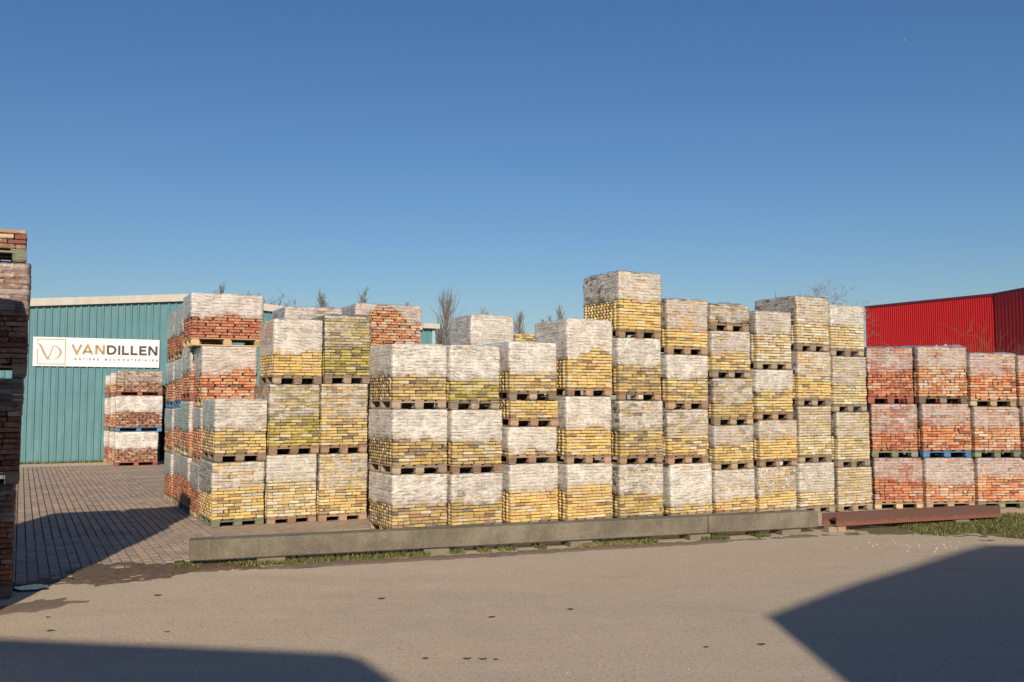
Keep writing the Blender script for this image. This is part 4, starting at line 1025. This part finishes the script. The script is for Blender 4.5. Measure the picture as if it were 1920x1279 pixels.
# ---- sign: letters cut as flat shapes on a white board
M_SIGN = simple('sign_white', (0.78, 0.775, 0.76), .45, spec=.4)
M_GOLD = simple('sign_gold', (0.42, 0.27, 0.12), .5); M_INK = simple('sign_ink', (0.085, 0.062, 0.070), .5)
SW, SH = 4.05, .995
sg = empty('company_sign', (WP[0] + .165 * CY + .075 * SY, WP[1] + .165 * SY - .075 * CY, 3.30), YAW, label='white company sign with gold and dark lettering on the teal wall', cat='sign')
me = bevel_mesh('board', (SW, .03, SH), .003, M_SIGN); link('sign_board', me, sg, (SW / 2, 0, SH / 2))
def stroke(mb, pts, w, closed=False):
    """flat ribbon of constant or varying width in the board's plane"""
    n = len(pts); L_ = []; R_ = []
    for i, (x, z) in enumerate(pts):
        a = pts[i - 1] if (i > 0 or closed) else pts[i]; b = pts[(i + 1) % n] if (i < n - 1 or closed) else pts[i]
        dx, dz = b[0] - a[0], b[1] - a[1]; l = math.hypot(dx, dz) or 1; ww = (w[i] if hasattr(w, '__len__') else w) / 2
        if 0 < i < n - 1 or closed:
            d1 = (x - a[0], z - a[1]); d2 = (b[0] - x, b[1] - z); l1 = math.hypot(*d1) or 1; l2 = math.hypot(*d2) or 1
            c_ = (d1[0] * d2[0] + d1[1] * d2[1]) / (l1 * l2); c_ = max(-.6, min(1, c_)); ww /= max(.45, math.sqrt((1 + c_) / 2))
            t1 = (d1[0] / l1 + d2[0] / l2, d1[1] / l1 + d2[1] / l2); l = math.hypot(*t1) or 1; dx, dz = t1
        nx, nz = -dz / l, dx / l; L_.append((x + nx * ww, z + nz * ww)); R_.append((x - nx * ww, z - nz * ww))
    y0, y1 = -.0155, -.019; vs = []
    for (a, b) in zip(L_, R_): vs += [(a[0], y1, a[1]), (b[0], y1, b[1]), (a[0], y0, a[1]), (b[0], y0, b[1])]
    fs = []; m = n if closed else n - 1
    for i in range(m):
        j = (i + 1) % n; fs += [(4 * i, 4 * i + 1, 4 * j + 1, 4 * j), (4 * i + 2, 4 * i, 4 * j, 4 * j + 2), (4 * i + 1, 4 * i + 3, 4 * j + 3, 4 * j + 1)]
    if not closed: fs += [(0, 2, 3, 1), (4 * n - 4, 4 * n - 3, 4 * n - 1, 4 * n - 2)]
    mb.add(vs, fs)
def arcp(cx, cz, rx, rz, a0, a1, n=12): return [(cx + rx * math.cos(RAD(a0 + (a1 - a0) * k / n)), cz + rz * math.sin(RAD(a0 + (a1 - a0) * k / n))) for k in range(n + 1)]
def glyph(ch, s):   # strokes in a cell one unit high; s = stroke width
    h = s / 2
    G = {'V': ([[(h * .9, 1), (.44, h * .5), (.88 - h * .9, 1)]], .88), 'A': ([[(h * .9, 0), (.45, 1 - h * .5), (.90 - h * .9, 0)], [(.2, .27), (.70, .27)]], .90),
         'N': ([[(h, 0), (h, 1)], [(h * 1.3, 1 - h * .6), (.78 - h * 1.3, h * .6)], [(.78 - h, 0), (.78 - h, 1)]], .78), 'I': ([[(h, 0), (h, 1)]], s), 'L': ([[(h, 1), (h, h), (.58, h)]], .58),
         'D': ([[(h, h), (h, 1 - h), (.38, 1 - h)] + arcp(.38, .5, .42 - h, .5 - h, 90, -90)[1:] + [(h, h)]], .80), 'E': ([[(.60, 1 - h), (h, 1 - h), (h, h), (.62, h)], [(h, .51), (.55, .51)]], .62),
         'T': ([[(0, 1 - h), (.68, 1 - h)], [(.34, 0), (.34, 1 - h)]], .68), 'K': ([[(h, 0), (h, 1)], [(.68, 1), (h, .38)], [(.26, .58), (.72, 0)]], .72),
         'B': ([[(h, h), (h, 1 - h), (.38, 1 - h)] + arcp(.38, .76, .22, .24 - h, 90, -90, 6)[1:] + [(h, .52)], [(.38, .52)] + arcp(.40, .27, .26, .27 - h, 90, -90, 6) + [(h, h)]], .68),
         'O': ([arcp(.46, .5, .46 - h, .5 - h, 0, 345, 15) + [(.92 - h, .5)]], .92), 'U': ([[(h, 1), (h, .40)] + arcp(.38, .40, .38 - h, .40 - h, 180, 360, 10) + [(.76 - h, 1)]], .76),
         'W': ([[(h * .9, 1), (.32, h), (.60, 1 - h), (.88, h), (1.2 - h * .9, 1)]], 1.2), 'M': ([[(h, 0), (h, 1 - h * .4), (.46, .30), (.92 - h, 1 - h * .4), (.92 - h, 0)]], .92),
         'R': ([[(h, 0), (h, 1 - h), (.38, 1 - h)] + arcp(.38, .69, .26, .31 - h, 90, -90, 6)[1:] + [(h, .38)], [(.36, .38), (.66, 0)]], .68)}
    return G[ch]
def write(text, x0, x1, z0, hgt, s, mats, name):
    kx = 1.27 if hgt > .2 else 1.15
    ws = [glyph(c, s)[1] * (kx if c != 'I' else 1) if c != ' ' else 1.0 for c in text]; tot = sum(ws) * hgt; gap = ((x1 - x0) - tot) / (len(text) - 1); x = x0
    for c, w_, m_ in zip(text, ws, mats):
        if c != ' ':
            mb = MB()
            for st_ in glyph(c, s)[0]: stroke(mb, [(x + p[0] * hgt * (kx if c != 'I' else 1), z0 + p[1] * hgt) for p in st_], s * hgt)
            link(name, mb.mesh('letter_' + c, m_), sg)
        x += w_ * hgt + gap - (.20 * hgt if c == 'V' and hgt > .2 else -.025 * hgt if hgt > .2 else 0)
write('VANDILLEN', .288 * SW, .988 * SW, .432 * SH, .335 * SH, .225, [M_GOLD] * 3 + [M_INK] * 6, 'letter')
write('ANTIEKE BOUWMATERIALEN', .316 * SW, .987 * SW, .223 * SH, .076 * SH, .20, [M_INK] * 22, 'small_letter')
mb = MB(); q0, q1, z0_, z1_ = .034 * SW, .245 * SW, .075 * SH, .925 * SH
stroke(mb, [(q0, .60 * SH), (q0, z0_), (q1, z0_), (q1, z1_), (q0, z1_), (q0, .83 * SH)], .026)
link('emblem_frame', mb.mesh('emblem_frame', M_GOLD), sg)
mb = MB()
stroke(mb, [(.024 * SW, .755 * SH), (.038 * SW, .765 * SH), (.052 * SW, .735 * SH), (.062 * SW, .66 * SH), (.085 * SW, .44 * SH), (.112 * SW, .245 * SH)], [.008, .03, .05, .062, .064, .05])
stroke(mb, [(.112 * SW, .235 * SH), (.133 * SW, .45 * SH), (.152 * SW, .70 * SH)], [.05, .03, .03])
stroke(mb, [(.148 * SW, .70 * SH)] + arcp(.140 * SW, .475 * SH, .070 * SW, .235 * SH, 80, -80, 12) + [(.115 * SW, .235 * SH)], [.012, .02, .028, .036, .046, .056, .062, .062, .056, .046, .036, .026, .018, .014, .02])
link('emblem', mb.mesh('emblem', M_GOLD), sg)

# ================================================================ RED BUILDING
M_REDS = simple('red_sheet', (0.47, 0.015, 0.020), .42, .15, 3, dark=(.8, .8, .8), spec=.35)
M_REDT = simple('dark_red_trim', (0.10, 0.02, 0.035), .5)
redb = empty('red_building', (29.92, 80, 0), 0, label='large red corrugated building beyond the red brick stacks', cat='building')
def red_wall(p, q, h, pitch, depth):
    p, q = Vector(p), Vector(q); L_ = (q - p).length; d_ = (q - p).normalized(); n_ = Vector((d_.y, -d_.x))
    prof = [(0, 0), (.25, 0), (.42, 1), (.82, 1)] ; vs = []; fs = []; k = 0; s_ = 0; pts = []
    while s_ < L_:
        for f, dp in prof:
            t_ = min(L_, s_ + f * pitch); w_ = p + d_ * t_ - n_ * (-dp * depth); pts.append(w_)
        s_ += pitch
    for w_ in pts: vs += [(w_.x, w_.y, 0), (w_.x, w_.y, h)]
    fs = [(2 * i, 2 * i + 2, 2 * i + 3, 2 * i + 1) for i in range(len(pts) - 1)]
    return mesh('red_wall', vs, fs, M_REDS)
OFS = Vector((29.92, 80, 0))
PA, PB, PC = (0, 0), (35.85 - 29.92, 70.26 - 80), (35.85 - 29.92 + 1.4, 70.26 - 80 - 13.4)
link('lit_wall', red_wall(PA, PB, 10.0, .186, .075), redb); link('shaded_wall', red_wall(PB, PC, 10.0, .42, .08), redb)
mb = MB()
for (u, v_) in ((PA, PB), (PB, PC)):
    d_ = (Vector(v_) - Vector(u)).normalized(); n_ = Vector((-d_.y, d_.x)); 
    if n_.x > 0: n_ = -n_
    a_, b_ = Vector(u) + n_ * .12, Vector(v_) + n_ * .12; a2, b2_ = Vector(u) - n_ * .2, Vector(v_) - n_ * .2
    mb.add([(a_.x, a_.y, 9.9), (b_.x, b_.y, 9.9), (b2_.x, b2_.y, 9.9), (a2.x, a2.y, 9.9), (a_.x, a_.y, 10.07), (b_.x, b_.y, 10.07), (b2_.x, b2_.y, 10.07), (a2.x, a2.y, 10.07)], BOXF)
link('roof_edge', mb.mesh('roof_edge', M_REDT), redb)
mb = MB(); mb.add([(0.3, 0.3, 10.0), (6.2, -9.6, 10.0), (7.6, -23, 10.0), (40, -23, 10.0), (40, 12, 10.0), (12, 12, 10.0)], [(0, 1, 2, 3, 4, 5)]); link('roof', mb.mesh('roof', M_REDT), redb)
mb = MB(); mb.box((0.1, .02, 0), (40, .3, 9.9)); link('rear_wall', mb.mesh('rear_wall', M_REDS), redb)

# ================================================================ WAREHOUSES BEHIND THE CAMERA (they throw the shade on the yard)
M_SHED = simple('grey_sheet', (.30, .29, .27), .6)
def shed(prof, y0, y1, label):
    n = len(prof); vs = [(x, y0, z) for x, z in prof] + [(x, y1, z) for x, z in prof] + [(x, y0, 0) for x, z in prof] + [(x, y1, 0) for x, z in prof]
    o = empty('warehouse', (prof[0][0], y0, 0), label=label, cat='warehouse'); off = (-prof[0][0], -y0, 0)
    link('front_wall', mesh('front_wall', [vs[i] for i in range(n)] + [vs[2 * n + i] for i in range(n)], [(i, n + i, n + i + 1, i + 1) for i in range(n - 1)], M_SHED), o, off)
    link('roof', mesh('roof', vs[:2 * n], [(i, i + 1, n + i + 1, n + i) for i in range(n - 1)], M_SHED), o, off)
    link('side_wall', mesh('side_wall', [vs[n - 1], vs[2 * n - 1], vs[3 * n - 1], vs[4 * n - 1], vs[0], vs[n], vs[2 * n], vs[3 * n]], [(0, 1, 3, 2), (4, 6, 7, 5)], M_SHED), o, off)
shed([(-16, 7.9), (-3.53, 6.87), (-.39, 6.61), (-.20, 6.53), (.11, 6.2), (.28, 5.9), (.29, 5.6)], -5, -22, 'grey warehouse behind the camera with a sloping roof edge')
shed([(4.0, 6.2), (3.99, 6.66), (3.94, 6.99), (3.77, 7.23), (3.70, 7.31), (4.28, 7.62), (5.3, 8.14), (6.45, 8.67), (7.89, 9.36), (8.55, 9.63), (12, 9.63), (16, 8.0)], -5, -22, 'grey gabled warehouse behind the camera')

# ================================================================ TREES
M_BARK = simple('bare_twigs', (0.21, 0.175, 0.15), .9)
M_BARK2 = simple('brown_twigs', (0.15, 0.09, 0.05), .9)
def bare_tree(x, y, h, wid, style, seed, label, group='bare trees beyond the yard', thin=1.0, mat=None, n=None):
    r = random.Random(seed); tr = MB(); cr = MB(); mat = mat or M_BARK
    px = y / 950.0           # about one picture pixel at that distance
    def branch(p, d, l, rad, depth):
        pts = [p]; dd = d.copy(); k = 3
        for i in range(k):
            up = .10 if style != 'shrub' else .02
            if style == 'round': up = .03
            dd = (dd + Vector((r.gauss(0, .12), r.gauss(0, .12), r.gauss(up, .08)))).normalized(); pts.append(pts[-1] + dd * l / k)
        cr.tube(pts, [rad, rad * .75, rad * .5, rad * .25], 3, False)
        if depth > 0:
            m = 5 if style == 'poplar' else 5
            for j in range(m):
                t = r.uniform(.25, 1.0); i = min(2, int(t * 3)); b = pts[i].lerp(pts[i + 1], t * 3 - i)
                sp = .35 if style == 'poplar' else .75
                nd = (dd + Vector((r.gauss(0, sp), r.gauss(0, sp), r.gauss(0, sp * .6)))).normalized()
                branch(b, nd, l * r.uniform(.35, .6), max(rad * .6, px * .16), depth - 1)
    if style == 'poplar':
        tr.tube([(0, 0, 0), (0, 0, h * .4), (r.uniform(-.1, .1), 0, h * .96)], [h * .014, h * .010, .02], 6)
        nb = n or 80
        for k in range(nb):
            z = h * (.12 + .80 * (k / nb)); rr_ = wid * .5 * min(1, .35 + 2.2 * (1 - z / h)) ; a = r.uniform(0, 6.283)
            l = rr_ * r.uniform(2.2, 3.4); d = Vector((math.cos(a) * .26, math.sin(a) * .26, 1)).normalized(); branch(Vector((0, 0, z)), d, min(l, (h - z) * 1.05 + .3), px * .36 * thin, 1 if h < 13 else 2 if k % 3 == 0 else 1)
    elif style == 'round':
        z0 = h * .35; tr.tube([(0, 0, 0), (0, 0, z0), (.1, 0, h * .55)], [h * .02, h * .014, h * .008], 6)
        for k in range(n or 16):
            a = r.uniform(0, 6.283); el = r.uniform(.35, 1.3); d = Vector((math.cos(a) * math.cos(el), math.sin(a) * math.cos(el), math.sin(el)))
            branch(Vector((0, 0, r.uniform(z0, h * .55))), d, min(h * .5, wid * .75) * r.uniform(.6, 1), px * .50 * thin, 3)
    else:
        tr.tube([(0, 0, 0), (0, 0, h * .25)], [.05, .03], 5)
        for k in range(n or 26):
            a = r.uniform(0, 6.283); el = r.uniform(.55, 1.45); d = Vector((math.cos(a) * math.cos(el), math.sin(a) * math.cos(el), math.sin(el)))
            branch(Vector((r.uniform(-.3, .3), r.uniform(-.3, .3), h * .05)), d, h * r.uniform(.45, .75), px * .48 * thin, 2)
    o = empty('bare_tree' if style != 'shrub' else 'bare_shrub', (x, y, 0), 0, label=label, cat='tree' if style != 'shrub' else 'shrub', group=group)
    link('trunk', tr.mesh('trunk', mat), o); link('crown', cr.mesh('crown', mat), o)
TREES = [(-51.8, 120, 16.3, 4.5, 'round', 'bare treetop just over the teal roof, nearest the sign'), (-44.4, 120, 16.3, 3.6, 'round', 'bare treetop over the teal roof before its ridge'),
 (-34, 110, 15.5, 1.5, 'poplar', 'slim bare treetop above the ridge of the teal warehouse'), (-27.6, 110, 15.3, 5.0, 'round', 'broad bare treetop beside the wide red top load'), (-24.6, 112, 14.4, 4.5, 'round', 'low bare crown merging with the broad treetop'), (-23.2, 115, 15.1, 1.6, 'poplar', 'narrow bare poplar above the descending teal roof'),
 (-18.0, 115, 15.4, 1.6, 'poplar', 'narrow bare poplar above the orange-red rear load'), (-13.4, 120, 14.8, 1.2, 'poplar', 'poplar tip just showing over the orange-red rear load'),
 (-6.2, 90, 11.8, 2.1, 'poplar', 'largest bare poplar, beside the end of the teal warehouse'), (-7.1, 92, 9.0, 1.6, 'poplar', 'lower bare poplar pressed against the largest one'), (-3.6, 120, 13.6, 1.3, 'poplar', 'poplar tip behind the pale rear load'),
 (0.8, 100, 11.3, 1.5, 'poplar', 'bare poplar in the gap between the pale rear load and the next stack'), (3.6, 110, 11.9, .9, 'poplar', 'smallest of the three poplars over the yellow side'), (4.5, 110, 12.2, .9, 'poplar', 'middle of the three poplars over the yellow side'), (5.35, 105, 12.9, 1.2, 'poplar', 'tallest of the three poplars over the yellow side')]
for k, (x, y, h, w_, s_, lab) in enumerate(TREES): bare_tree(x, y, h * (1.32 if s_ == 'round' else 1.0), w_, s_, 500 + k, lab)
bare_tree(16.6, 50, 9.6, 4.0, 'round', 77, 'spreading bare tree behind the last yellow stacks', thin=.8, n=12)
bare_tree(13.9, 50, 8.2, .7, 'poplar', 78, 'thin lone twigs poking over the second-last yellow stacks', thin=.7, n=5)
bare_tree(26.9, 61, 7.4, 1.4, 'shrub', 79, 'sparse bare shrub before the lit red wall', 'bare shrubs at the red building', .6, M_BARK2, 9)
bare_tree(28.8, 57, 6.8, 2.0, 'shrub', 80, 'dense bare shrub before the shaded corner of the red building', 'bare shrubs at the red building', .8, M_BARK2, 44)
bare_tree(27.2, 58, 6.6, 2.0, 'shrub', 81, 'low bare shrub between the two taller ones at the red wall', 'bare shrubs at the red building', .5, M_BARK2, 14)

# ================================================================ BIRDS
M_BW = simple('gull_white', (.75, .75, .74), .7); M_BG = simple('gull_grey', (.10, .10, .11), .7)
def gull(x, y, z, s, rot, lab):
    b = empty('gull', (x, y, z), 0, label=lab, cat='bird', group='gulls in the sky'); b.rotation_euler = rot
    bd = MB(); bd.tube([(0, -.28, 0), (0, -.22, .02), (0, -.1, .03), (0, .08, .02), (0, .2, .01), (0, .3, 0)], [.012, .045, .075, .065, .03, .05], 8); m1 = bd.mesh('body', M_BW, True)
    o = link('body', m1, b); o.scale = (s, s, s)
    for sg_ in (-1, 1):
        w_ = MB(); V = [(.04 * sg_, -.10, .03), (.32 * sg_, -.14, .16), (.70 * sg_, .06, .08), (.34 * sg_, .02, .15), (.05 * sg_, .08, .03)]
        w_.add([(a, b_, c + .012) for a, b_, c in V] + V, [(0, 1, 3, 4), (1, 2, 3), (5, 9, 8, 6), (6, 8, 7), (0, 5, 6, 1), (1, 6, 7, 2), (2, 7, 8, 3), (3, 8, 9, 4)])
        o = link('wing', w_.mesh('wing', M_BG), b); o.scale = (s, s, s)
gull(51.8, 150, 51.5, .62, (.4, .75, .4), 'largest gull, gliding with dark wings spread on a slant')
gull(71.9, 170, 67.9, .62, (1.2, .1, 1.2), 'highest gull, seen end-on near the top of the sky')
gull(46.4, 240, 95.8, .45, (.2, .2, .3), 'faint distant gull alone above the middle of the yard')
gull(102.8, 230, 39.6, .55, (.2, -.3, .6), 'small gull flying low above the red building')
